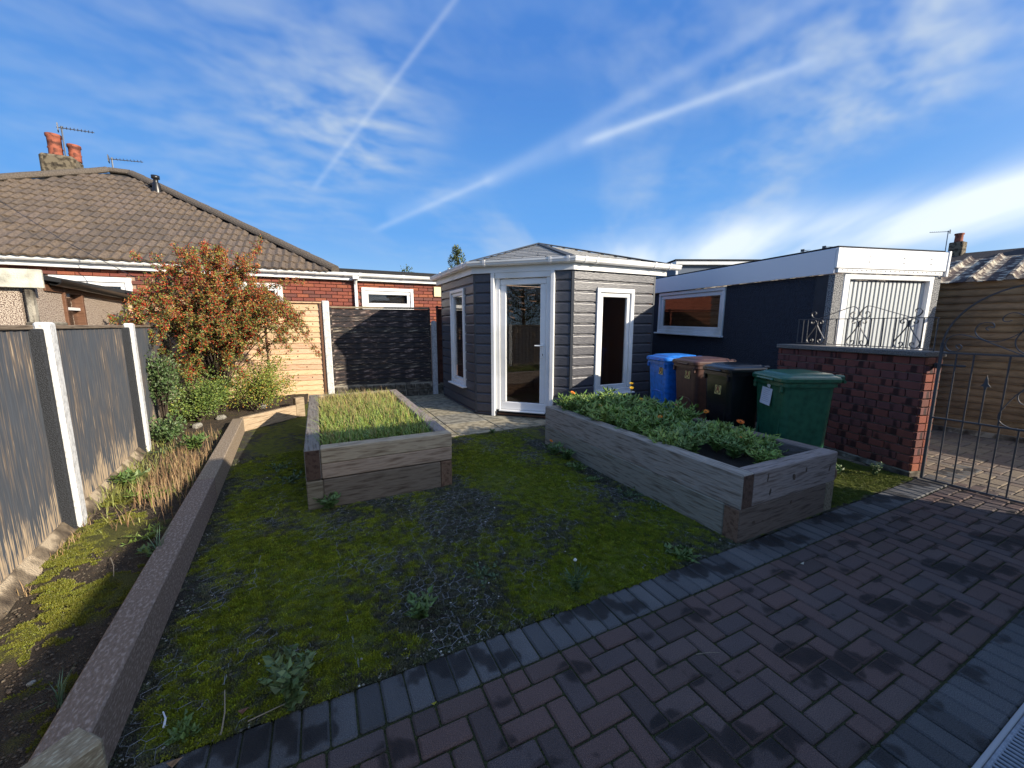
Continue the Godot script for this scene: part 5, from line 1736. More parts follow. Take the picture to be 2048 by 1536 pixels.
func build_far_buildings() -> void:
	# blue-grey flat-roofed dormer above the navy garage
	var o := thing("dormer_house", "distant house with a blue grey flat roofed dormer above the navy garage", "house", Vector3(13.64, 0, -10.57), ry(-25.1))
	var bl := mat(lin(0.09, 0.12, 0.17), 0.7)
	part(o, "wall", bx(Vector3(6.5, 2.7, 5.0)), M.bricks[0], Vector3(2.6, 1.35, -2.8))
	var dm := part(o, "dormer", bx(Vector3(3.9, 1.5, 3.0), 0.01), bl, Vector3(1.98, 3.1, -1.55))
	for k in 4:
		part(dm, "weatherboard", bx(Vector3(3.9, 0.19, 0.03), 0.008), bl, Vector3(0, -0.3 + k * 0.2, 1.505))
	part(dm, "fascia", bx(Vector3(4.15, 0.16, 3.2), 0.01), M.upvc, Vector3(0.04, 0.82, 0.05))
	part(dm, "roof_felt", bx(Vector3(4.25, 0.05, 3.3), 0.01), M.felt, Vector3(0.04, 0.925, 0.05))
	var wf := part(dm, "window", bx(Vector3(0.32, 0.42, 0.04), 0.01), M.upvc, Vector3(-1.15, 0.2, 1.53))
	part(wf, "pane", bx(Vector3(0.2, 0.3, 0.01)), M.glass_dark, Vector3(0, 0, 0.02))
	part(dm, "window_head", bx(Vector3(1.9, 0.12, 0.05), 0.01), M.upvc, Vector3(0.75, 0.25, 1.53))
	part(dm, "corner_board", bx(Vector3(0.08, 1.4, 0.05)), M.upvc, Vector3(-1.93, 0, 1.52))
	part(o, "roof", bx(Vector3(6.8, 0.2, 5.4)), M.far_roof, Vector3(2.6, 2.6, -2.8), Basis(Vector3.RIGHT, 0.1))
	var h := far_roof_house("tiled_house", "distant dark tiled house with a small chimney behind the plank shed", Vector3(25.7, 4.6, -9.4), Vector3(28.4, 4.6, 2.0), 4.0, 2.3)
	var r: Node = h.get_child(0)
	for q in [[26.45, -6.42, 1.0], [27.13, -3.6, 1.3]]:
		var c := part(r, "chimney", bx(Vector3(0.45, 0.7, 0.45), 0.02), M.stack, Vector3(q[0] - 25.7, 4.75, q[1] + 9.4))
		var pm := MB.new()
		pm.lathe([[0.14, 0.0], [0.13, 0.3], [0.16, 0.32], [0.16, 0.38], [0.12, 0.38]], 10)
		part(c, "chimney_pot", pm.mesh(true), M.terracotta, Vector3(0, 0.35, 0))
	aerial("tv_aerial", "tv aerial beside the small distant chimney on the right", Vector3(26.3, 4.4, -6.75), 1.25, 0.6, 100)
	var fh := far_roof_house("brick_house", "far house hidden behind the navy garage, carrying two tv aerials", Vector3(26.5, 5.35, -15.0), Vector3(32.0, 5.35, -12.2), 3.5, 2.2)
	aerial("tv_aerial", "distant tv aerial above the navy garage roof, left of a pair", Vector3(28.4, 5.2, -13.9), 0.95, 1.1, 10)
	aerial("tv_aerial", "distant tv aerial above the navy garage roof, right of a pair", Vector3(29.58, 5.3, -13.3), 1.05, 1.3, 10)
	# what the door glass mirrors: a gabled house and trees beyond the left fence
	var gh := far_roof_house("gabled_house", "gabled brick house beyond the left fence, mirrored in the summerhouse door", Vector3(-13.0, 5.6, -0.5), Vector3(-20.0, 5.6, 1.5), 3.2, 2.6)
	part(gh.get_child(0), "chimney", bx(Vector3(0.5, 1.3, 0.5), 0.02), M.bricks[1], Vector3(-1.2, 5.9, 0.4))
	tree("conical_tree", "tall narrow tree behind the summerhouse roof", Vector3(7.75, 0, -20.6), 5.95, 0.62, 2.3, 2600, Color(0.09, 0.115, 0.03), 0.115)
	tree("bushy_tree", "low tree tops just above the flat bungalow roof", Vector3(5.15, 0, -21.7), 4.6, 0.85, 1.6, 1500, Color(0.06, 0.09, 0.025), 0.12)
	tree("garden_tree", "dark garden tree beyond the left fence, mirrored in the door glass", Vector3(-10.0, 0, -3.6), 4.0, 1.6, 1.2, 3000, Color(0.05, 0.075, 0.02), 0.14)
	tree("garden_tree", "garden tree by the gabled house beyond the left fence", Vector3(-14.0, 0, 5.0), 4.8, 1.9, 1.5, 3000, Color(0.045, 0.07, 0.02), 0.15)
	# telephone cable crossing the corner
	var cb := thing("overhead_cable", "thin dark cable sagging across the tiled roof on the left", "cable", Vector3(-4.47, 3.616, -9.317))
	cb.position = Vector3.ZERO
	var m := MB.new()
	m.tube(PackedVector3Array([Vector3(-7.2, 5.3, -11.3), Vector3(-4.47, 3.616, -9.317), Vector3(-3.317, 2.856, -8.2), Vector3(-2.065, 2.134, -7.329), Vector3(-1.3, 1.8, -6.9)]), 0.006, 0.006, 4)
	part(cb, "wire", m.mesh(), M.black_plastic)


func tree(called: String, label: String, at: Vector3, h: float, r: float, from: float, leaves: int, c: Color, size: float) -> void:
	var o := thing(called, label, "tree", at)
	var tr := MB.new()
	tr.tube(PackedVector3Array([Vector3.ZERO, Vector3(0.05, h * 0.5, 0.03), Vector3(0, h * 0.92, 0)]), 0.14, 0.03, 8)
	for k in 14:
		var y := lerpf(from, h * 0.85, k / 14.0)
		var an := k * 2.4
		tr.tube(PackedVector3Array([Vector3(0, y - 0.3, 0), Vector3(cos(an) * r * 0.5, y, sin(an) * r * 0.5), Vector3(cos(an) * r * 0.9, y + r * 0.5, sin(an) * r * 0.9)]), 0.035, 0.01, 5, false)
	part(o, "trunk", tr.mesh(), M.bark)
	var f := MB.new()
	f.colored = true
	var blobs := []
	for k in 16:
		var t := (k + 0.5) / 16.0
		var an := k * 2.4
		var rr := r * sin(PI * clampf(0.2 + t * 0.8, 0, 1)) * 0.75
		blobs.append([Vector3(cos(an) * rr, lerpf(from, h - 0.25, t), sin(an) * rr), r * rng.randf_range(0.3, 0.5)])
	for k in leaves:
		var b: Array = blobs[rng.randi() % blobs.size()]
		var d := Vector3(rng.randfn(), rng.randfn(), rng.randfn()).normalized()
		var p: Vector3 = b[0] + d * b[1] * pow(rng.randf(), 0.4) * Vector3(1, 1.3, 1)
		f.col = tone(c, 0.4)
		var side := d.cross(Vector3(rng.randf() - 0.5, 1, rng.randf() - 0.5)).normalized()
		f.leaf(p, (d + Vector3(0, 0.4, 0)).normalized(), side, size * rng.randf_range(0.6, 1.2), size * 0.6)
	part(o, "crown", f.mesh(), M.leaf)


func knots(n: Node, pts: Array, face: Basis) -> void:  # darker knots and whorls let into a sleeper's face
	for q in pts:
		var m := MB.new()
		m.lathe([[0.0, 0.004], [0.55, 0.003], [1.0, 0.0]], 10)
		var t := face * Basis(Vector3.FORWARD, q[4] if q.size() > 4 else 0.0)
		part(n, "knot", m.mesh(), M.knot, face * Vector3(q[0], q[1], 0) + face * Vector3(0, 0, q[5] if q.size() > 5 else 0.0562), t * Basis.from_scale(Vector3(q[2] * 1.5, q[3] * 1.1, 0.5)) * Basis(Vector3.RIGHT, PI / 2))


func build_left_bed() -> void:
	var o := thing("raised_bed", "left raised sleeper bed full of long grass and dry weeds", "raised bed", Vector3(0.855, 0, -3.36))
	var zf := -2.0
	var zb := -4.73
	var x0 := 0.268
	var x1 := 1.443
	var w := 0.118
	var h := 0.241
	# lower course
	timber(o, Vector3(x0, 0, zf - w / 2), Vector3(x0 + 0.118, 0, zf - w / 2), w, h, -0.01, M.sleeper_low[2])
	var lf := timber(o, Vector3(x0 + 0.1195, 0, zf - w / 2), Vector3(x1 - 0.106, 0, zf - w / 2), w, h, -0.01, M.sleeper_low[1])
	knots(lf, [[-0.3, 0.0, 0.045, 0.035], [0.18, 0.03, 0.022, 0.018], [0.24, 0.06, 0.03, 0.02], [0.13, -0.05, 0.02, 0.015], [0.36, 0.05, 0.016, 0.013]], Basis())
	timber(o, Vector3(x1 - 0.0525, 0, zf - 0.001), Vector3(x1 - 0.0525, 0, zb), 0.103, h, -0.01, M.end_grain[1])
	timber(o, Vector3(x0 + w / 2, 0, zf - w - 0.002), Vector3(x0 + w / 2, 0, zb), w, h, -0.01, M.sleeper_low[0])
	timber(o, Vector3(x0 + w, 0, zb + w / 2), Vector3(x1 - 0.106, 0, zb + w / 2), w, h, -0.01, M.sleeper_low[1])
	# upper course
	var ul := timber(o, Vector3(x0 + 0.056, 0, zf), Vector3(x0 + 0.056, 0, zb), 0.112, 0.247, 0.239, M.sleeper_grey[1])
	part(ul, "end_face", bx(Vector3(0.004, 0.235, 0.1), 0.0015), M.end_grain[0], Vector3(-1.3655, 0, 0))
	var h2 := 0.1215
	var um := timber(o, Vector3(x0 + 0.1145, 0, zf - w / 2), Vector3(x1, 0, zf - w / 2), w, h2, 0.239, M.sleeper[3])
	var ut := timber(o, Vector3(x0 + 0.1145, 0, zf - w / 2 + 0.0015), Vector3(x1 + 0.003, 0, zf - w / 2 + 0.0015), w, h2 + 0.003, 0.3625, M.sleeper[4])
	for q in [[ut, [[-0.2, 0.0, 0.012, 0.055, 0.25], [0.03, -0.01, 0.008, 0.04, -0.1], [0.27, 0.0, 0.009, 0.05, 0.3]]], [um, [[-0.19, 0.0, 0.013, 0.055, -0.2], [-0.3, 0.0, 0.008, 0.05, -0.35], [-0.4, 0.0, 0.007, 0.05, -0.2], [0.26, 0.0, 0.014, 0.05, -0.5]]]]:
		knots(q[0], q[1], Basis())
	timber(o, Vector3(x1 - 0.0555, 0, zf - w - 0.0015), Vector3(x1 - 0.0555, 0, zb), 0.111, 0.245, 0.239, M.sleeper_grey[3])
	timber(o, Vector3(x0 + 0.113, 0, zb + w / 2), Vector3(x1 - 0.1125, 0, zb + w / 2), w, 0.243, 0.239, M.sleeper[2])
	# soil
	part(o, "soil", bx(Vector3(0.95, 0.3, 2.5)), M.bare_soil, Vector3(0.0, 0.25, 0.0))
	# the growth in it, beyond counting
	var g := MB.new()
	g.colored = true
	var d := MB.new()
	d.colored = true
	for k in 5200:
		var x := rng.randf_range(0.4, 1.32)
		var z := rng.randf_range(-4.58, -2.14)
		var far := smoothstep(-2.4, -4.3, z)
		var n := patch2.get_noise_2d(x * 0.5, z * 0.5)
		var base := Vector3(x, 0.4, z)
		var lean := Vector3(rng.randfn() * 0.07, 0, rng.randfn() * 0.07)
		if rng.randf() < 0.24 + 0.3 * far + 0.5 * n:
			blade(d, base, rng.randf_range(0.07, 0.2), 0.005, lean, tone(Color(0.42, 0.32, 0.14).lerp(Color(0.24, 0.16, 0.07), rng.randf()), 0.25))
		else:
			blade(g, base, rng.randf_range(0.06, 0.17), rng.randf_range(0.006, 0.014), lean * 1.4, tone(Color(0.2, 0.27, 0.045).lerp(Color(0.27, 0.29, 0.06), far), 0.3))
	for k in 620:
		var x := rng.randf_range(0.42, 1.3)
		var z := rng.randf_range(-4.5, -2.16)
		var l := rng.randf_range(0.06, 0.13)
		for q in 5:
			var an := rng.randf() * TAU
			g.col = tone(Color(0.16, 0.25, 0.045), 0.3)
			var dir := Vector3(cos(an), rng.randf_range(0.2, 1.0), sin(an)).normalized()
			g.leaf(Vector3(x, 0.4, z), dir, dir.cross(Vector3.UP).normalized(), l, l * 0.26)
	var gr := part(self, "bed_grass", g.mesh(), M.leaf)
	tag(gr, "green grass and leafy weeds filling the left raised bed", "grass")
	gr.set_meta("kind", "stuff")
	var dr := part(self, "dry_grass", d.mesh(), M.dry)
	tag(dr, "straw coloured dead stalks among the grass of the left raised bed", "dry grass")
	dr.set_meta("kind", "stuff")


func build_right_bed() -> void:
	var o := thing("raised_bed", "right grey weathered sleeper bed planted with orange marigolds", "raised bed", Vector3(3.42, 0, -1.46))
	var zf := -0.214
	var zb := -2.71
	var x0 := 2.845
	var x1 := 3.99
	var w := 0.115
	var h := 0.24
	var lf := timber(o, Vector3(x0, 0, zf - w / 2), Vector3(x1 - 0.114, 0, zf - w / 2), w, h, -0.006, M.sleeper_low[0])
	part(lf, "end_face", bx(Vector3(0.003, 0.23, 0.106), 0.001), M.end_grain[1], Vector3(-0.517, 0, 0))
	knots(lf, [[-0.36, 0.0, 0.022, 0.02], [0.06, 0.06, 0.02, 0.025], [-0.26, -0.01, 0.012, 0.014]], Basis())
	timber(o, Vector3(x1 - 0.0565, 0, zf), Vector3(x1 - 0.0565, 0, zb), 0.113, h, -0.006, M.sleeper_low[2])
	var ll := timber(o, Vector3(x0 + w / 2 - 0.002, 0, zf - w - 0.001), Vector3(x0 + w / 2 - 0.002, 0, zb), w, h, -0.006, M.sleeper_grey[2])
	timber(o, Vector3(x0 + w, 0, zb + w / 2), Vector3(x1 - 0.114, 0, zb + w / 2), w, h, -0.006, M.sleeper_low[1])
	var ul := timber(o, Vector3(x0 + w / 2, 0, zf + 0.002), Vector3(x0 + w / 2, 0, zb - 0.001), w, 0.24, 0.2345, M.sleeper_grey[4])
	part(ul, "end_face", bx(Vector3(0.003, 0.228, 0.104), 0.001), M.end_grain[0], Vector3(-1.25, 0, 0))
	# the long left face looks along local... its outside is at local -z of the timber
	var side := Basis(Vector3.UP, PI)
	knots(ul, [[0.62, 0.02, 0.013, 0.085, 0.2], [0.75, -0.04, 0.01, 0.06, -0.3], [0.36, 0.05, 0.008, 0.06, 0.1], [0.05, 0.0, 0.012, 0.09, 0.2], [-0.12, 0.05, 0.007, 0.05, 0.0], [-0.52, -0.02, 0.018, 0.06, -0.3], [-1.05, -0.06, 0.016, 0.055, -0.25]], Basis())
	knots(ll, [[0.7, 0.03, 0.014, 0.012], [0.2, 0.04, 0.02, 0.014], [-0.1, -0.03, 0.012, 0.012], [-0.45, 0.07, 0.03, 0.016]], Basis())
	timber(o, Vector3(x1 - 0.057, 0, zf - w - 0.001), Vector3(x1 - 0.057, 0, zb), 0.114, 0.238, 0.2345, M.sleeper_grey[0])
	var uf := timber(o, Vector3(x0 + w + 0.001, 0, zf - w / 2), Vector3(x1, 0, zf - w / 2), w, 0.239, 0.2345, M.sleeper_grey[3])
	knots(uf, [[-0.32, -0.05, 0.012, 0.04, 0.2], [-0.05, 0.01, 0.02, 0.04, -0.5], [0.1, 0.04, 0.012, 0.03], [0.42, 0.0, 0.012, 0.045, 0.3], [-0.36, 0.06, 0.01, 0.05, 0.1]], Basis())
	timber(o, Vector3(x0 + w + 0.001, 0, zb + w / 2), Vector3(x1 - 0.1145, 0, zb + w / 2), w, 0.237, 0.2345, M.sleeper_grey[1])
	part(o, "soil", bx(Vector3(0.93, 0.3, 2.28)), M.bare_soil, Vector3(0.0, 0.215, 0.0))
	# clumps of marigold foliage, each a plant
	var kinds := []
	for k in 6:
		kinds.append(weed_mesh(rng.randf_range(0.15, 0.23), 0.14, 17, 11, 0.062, 0.023, [Color(0.18, 0.27, 0.045), Color(0.15, 0.235, 0.045), Color(0.23, 0.31, 0.06), Color(0.13, 0.21, 0.045), Color(0.18, 0.26, 0.07), Color(0.16, 0.25, 0.04)][k], 0.5))
	var row := 0
	var zs := -2.5
	while zs < -0.42:
		for xi in 5:
			var x := 3.02 + xi * 0.19 + rng.randf_range(-0.05, 0.05)
			var z := zs + rng.randf_range(-0.06, 0.06)
			if z > -1.2 and rng.randf() < smoothstep(-0.9, -0.4, z) * 0.7:
				continue
			var nth := ["first", "second", "third", "fourth", "fifth", "sixth", "seventh", "eighth", "ninth", "tenth", "eleventh", "twelfth"]
			weed("marigold_plant", "marigold clump, right raised bed, %s row from summerhouse end, %s from yard side" % [nth[row], nth[xi]], "plant", Vector3(x, 0.362, z), pick(kinds), rng.randf() * 360.0, "marigold clumps in the right raised bed", rng.randf_range(0.9, 1.3) * lerpf(1.2, 0.85, smoothstep(-2.5, -0.5, z)))
		row += 1
		zs += 0.185
	var orange := Color(0.85, 0.24, 0.01)
	var yellow := Color(0.8, 0.5, 0.01)
	var brown := Color(0.12, 0.04, 0.01)
	for q in [["orange marigold bloom at the far left corner of the right bed", 3.184, 0.62, -2.63, 0.036, orange], ["small orange marigold just below the far left corner bloom", 3.216, 0.555, -2.6, 0.022, orange], ["orange marigold low in the far leaves, left of a pair", 3.262, 0.56, -2.291, 0.026, orange], ["orange marigold low in the far leaves, right of a pair", 3.19, 0.56, -2.102, 0.024, orange], ["yellow daisy bloom in front of the blue bin", 3.736, 0.59, -2.045, 0.034, yellow], ["topmost yellow daisy bloom under the summerhouse window", 3.9, 0.72, -2.4, 0.03, yellow], ["yellow daisy bloom just under the topmost one", 3.834, 0.68, -2.32, 0.03, yellow], ["orange marigold in the middle of the right bed", 3.372, 0.555, -1.42, 0.03, orange], ["faded orange marigold left of the middle one", 3.182, 0.545, -1.445, 0.024, Color(0.6, 0.2, 0.03)], ["crimson bloom at the edge in front of the brown bin", 3.93, 0.56, -1.72, 0.03, Color(0.6, 0.01, 0.06)], ["small pink bloom beside the crimson one", 3.88, 0.545, -1.75, 0.018, Color(0.55, 0.06, 0.12)], ["orange marigold leaning over the edge in front of the black bin", 3.96, 0.56, -1.37, 0.036, orange], ["large orange marigold in front of the green bin", 3.86, 0.56, -0.93, 0.04, Color(0.85, 0.17, 0.01)], ["open orange marigold above the bare soil at the near end", 3.519, 0.515, -0.67, 0.036, Color(0.85, 0.3, 0.02)]]:
		var at := Vector3(q[1], 0.362, q[3])
		var f := thing("marigold_flower", q[0], "flower", at, Basis(), "blooms in the right raised bed")
		flower(f, Vector3(0, q[2] - 0.362, 0), q[4], q[5], brown if q[5] != yellow else Color(0.25, 0.08, 0.01))
	var g := thing("marigold_flower", "orange marigold on the yard at the foot of the right bed", "flower", Vector3(2.727, 0, -2.379))
	flower(g, Vector3(0, 0.14, 0), 0.026, orange, brown)


func rr(w: float, d: float, r: float, n := 4) -> PackedVector3Array:  # a rounded rectangle on the plan
	var a := PackedVector3Array()
	for k in 4:
		var c := Vector3((w / 2 - r) * (1 if k in [0, 3] else -1), 0, (d / 2 - r) * (1 if k < 2 else -1))
		for q in n + 1:
			var an := PI / 2 * k + PI / 2 * q / n
			a.append(c + Vector3(cos(an), 0, sin(an)) * r)
	return a


func loft(rings: Array, caps := true) -> ArrayMesh:
	var m := MB.new()
	var n: int = rings[0].size()
	for k in rings.size():
		for q in rings[k]:
			m.p(q)
		if k:
			for s in n:
				var a := (k - 1) * n + s
				var b := (k - 1) * n + (s + 1) % n
				m.tri(a, b + n, b)
				m.tri(a, a + n, b + n)
	if caps:
		for s in range(1, n - 1):
			m.tri(0, s, s + 1)
			var o := (rings.size() - 1) * n
			m.tri(o, o + s + 1, o + s)
	return m.mesh()


func at_y(r: PackedVector3Array, y: float, off := Vector3.ZERO) -> PackedVector3Array:
	var a := PackedVector3Array()
	for q in r:
		a.append(q + Vector3(0, y, 0) + off)
	return a


func wheelie_bin(label: String, fx: float, fz: float, hd: float, w: float, d: float, h: float, color: Color, rough: float, arch := false) -> Node3D:
	var a := deg_to_rad(hd)
	var wd := Vector3(-sin(a), 0, cos(a))
	var dd := Vector3(cos(a), 0, sin(a))
	var at := Vector3(fx, 0, fz) + wd * w / 2 + dd * d / 2
	var o := thing("wheelie_bin", label, "wheelie bin", at, ry(-(90.0 + hd)), "wheelie bins along the navy garage")
	var m := mat(color, rough, M.soft, Vector3(2, 2, 2), M.gritb, 0.02)
	var ft := Vector3(0, 0, 0.02)
	part(o, "body", loft([at_y(rr(w * 0.76, d * 0.66, 0.04), 0.04, Vector3(0, 0, 0.0)), at_y(rr(w * 0.8, d * 0.72, 0.045), 0.12, Vector3(0, 0, 0.005)), at_y(rr(w * 0.92, d * 0.86, 0.05), h - 0.14, ft), at_y(rr(w * 0.93, d * 0.88, 0.05), h - 0.1, ft), at_y(rr(w * 0.99, d * 0.94, 0.05), h - 0.1, ft), at_y(rr(w * 0.99, d * 0.94, 0.05), h - 0.06, ft)]), m)
	var lid := part(o, "lid", loft([at_y(rr(w, d, 0.05), h - 0.065, Vector3(0, 0, 0.015)), at_y(rr(w * 1.03, d * 1.03, 0.055), h - 0.055, Vector3(0, 0, 0.015)), at_y(rr(w * 1.03, d * 1.03, 0.055), h - 0.028, Vector3(0, 0, 0.015)), at_y(rr(w * 0.99, d * 0.99, 0.05), h - 0.014, Vector3(0, 0, 0.012)), at_y(rr(w * 0.86, d * 0.84, 0.06), h - 0.002, Vector3(0, 0, 0)), at_y(rr(w * 0.8, d * 0.78, 0.06), h + 0.012, Vector3(0, 0, -0.01)), at_y(rr(w * 0.6, d * 0.5, 0.06), h + 0.02, Vector3(0, 0, -0.03))]), m)
	part(lid, "lid_grip", bx(Vector3(w * 0.5, 0.025, 0.05), 0.01), m, Vector3(0, h - 0.05, d * 0.53))
	for s in [-1, 1]:
		part(lid, "hinge", bx(Vector3(0.06, 0.06, 0.09), 0.015), m, Vector3(s * w * 0.3, h - 0.03, -d * 0.53))
		part(o, "rim_lug", bx(Vector3(0.03, 0.07, 0.03), 0.008), m, Vector3(s * w * 0.4, h - 0.12, d * 0.49))
		var wh := MB.new()
		wh.lathe([[0.0, -0.025], [0.09, -0.025], [0.1, -0.015], [0.1, 0.015], [0.09, 0.025], [0.0, 0.025]], 14)
		part(o, "wheel", wh.mesh(), M.black_plastic, Vector3(s * w * 0.42, 0.1, -d * 0.4), Basis(Vector3.BACK, PI / 2))
	part(o, "handle", bar(Vector3(-w * 0.36, h - 0.06, -d * 0.6), Vector3(w * 0.36, h - 0.06, -d * 0.6), 0.014, 8), m)
	# the front face leans back a little towards the foot
	var zt := d * 0.43 + 0.02
	var zb := d * 0.36 + 0.005
	var lean := atan2(zt - zb, h - 0.26)
	var face := Basis(Vector3.RIGHT, -lean)
	if arch:
		var pts := PackedVector3Array()
		for q in [[-0.115, 0.15], [-0.115, 0.48], [-0.11, 0.53], [-0.085, 0.55], [0.0, 0.555], [0.085, 0.55], [0.11, 0.53], [0.115, 0.48], [0.115, 0.15]]:
			pts.append(Vector3(q[0], q[1], lerpf(zb, zt, (q[1] - 0.12) / (h - 0.26)) + 0.001))
		var am := MB.new()
		am.tube(pts, 0.009, 0.009, 6)
		part(o, "front_moulding", am.mesh(), m)
	else:
		for s in [-0.3, 0.3]:
			part(o, "front_moulding", bx(Vector3(0.02, h - 0.3, 0.014), 0.005), m, Vector3(s * w, h * 0.5, (zt + zb) / 2 + 0.004), face)
	o.set_meta("front", [zb, zt, h, lean])
	return o


func sticker(o: Node3D, x: float, y: float, s: float) -> void:  # a square label: dark ring on cream with a brown letter A
	var f: Array = o.get_meta("front")
	var z := lerpf(f[0], f[1], (y - 0.12) / (f[2] - 0.26)) + 0.004
	var t := Basis(Vector3.RIGHT, -f[3])
	var b := part(o, "sticker", bx(Vector3(s * 0.9, s, 0.003)), mat(lin(0.62, 0.5, 0.17), 0.6), Vector3(x, y, z), t)
	var ring := MB.new()
	for k in 24:
		for q in 2:
			var p0 := Vector2.from_angle(TAU * (k + q) / 24.0)
		var a0 := Vector2.from_angle(TAU * k / 24.0)
		var a1 := Vector2.from_angle(TAU * (k + 1) / 24.0)
		ring.quad(Vector3(a0.x * s * 0.35, a0.y * s * 0.38, 0), Vector3(a0.x * s * 0.43, a0.y * s * 0.46, 0), Vector3(a1.x * s * 0.43, a1.y * s * 0.46, 0), Vector3(a1.x * s * 0.35, a1.y * s * 0.38, 0))
	part(b, "sticker_ring", ring.mesh(), mat(lin(0.02, 0.015, 0.012), 0.6), Vector3(0, 0, 0.0022))
	var l := MB.new()
	l.prism(PackedVector2Array([Vector2(-0.3, -0.32), Vector2(-0.17, -0.32), Vector2(-0.11, -0.12), Vector2(0.11, -0.12), Vector2(0.17, -0.32), Vector2(0.3, -0.32), Vector2(0.09, 0.4), Vector2(-0.09, 0.4)]), 0.0, 0.001)
	part(b, "sticker_letter", l.mesh(), mat(lin(0.2, 0.06, 0.02), 0.6), Vector3(0, 0, 0.003), Basis.from_scale(Vector3(s * 0.95, s * 0.95, 1)))


func build_bins() -> void:
	var b := wheelie_bin("bright blue wheelie bin next to the summerhouse", 4.593, -2.854, 14.5, 0.48, 0.54, 1.03, lin(0.015, 0.2, 0.7), 0.4, true)
	sticker(b, 0.1, 0.84, 0.1)
	b = wheelie_bin("dark brown wheelie bin between the blue and the black bins", 4.499, -2.318, 14.5, 0.48, 0.54, 1.03, lin(0.085, 0.036, 0.026), 0.45, true)
	sticker(b, 0.06, 0.85, 0.1)
	b = wheelie_bin("glossy black wheelie bin left of the green one", 4.17, -1.61, 14.5, 0.42, 0.46, 1.03, lin(0.012, 0.012, 0.014), 0.22)
	sticker(b, 0.03, 0.78, 0.095)
	b = wheelie_bin("green wheelie bin with a paper note against the brick wall", 4.29, -1.129, 27.0, 0.49, 0.52, 1.0, lin(0.03, 0.135, 0.07), 0.32)
	var f: Array = b.get_meta("front")
	var y := 0.78
	var note := part(b, "paper_note", bx(Vector3(0.15, 0.16, 0.002)), mat(lin(0.62, 0.63, 0.68), 0.9), Vector3(-0.02, y, lerpf(f[0], f[1], (y - 0.12) / (f[2] - 0.26)) + 0.012), Basis(Vector3.RIGHT, -f[3]) * Basis(Vector3.BACK, -0.05))
	for k in 7:
		part(note, "written_line", bx(Vector3(0.05 + 0.07 * rng.randf(), 0.0025, 0.0006)), mat(lin(0.25, 0.27, 0.36), 0.9), Vector3(rng.randf_range(-0.012, 0.012), 0.06 - k * 0.018, 0.0014), Basis(Vector3.BACK, rng.randf_range(-0.05, 0.02)))
	part(b, "paper_scrap", bx(Vector3(0.045, 0.03, 0.002)), mat(lin(0.6, 0.6, 0.6), 0.9), Vector3(0.02, 0.885, d_front(f, 0.885) + 0.012), Basis(Vector3.BACK, -0.3))


func d_front(f: Array, y: float) -> float:
	return lerpf(f[0], f[1], (y - 0.12) / (f[2] - 0.26))


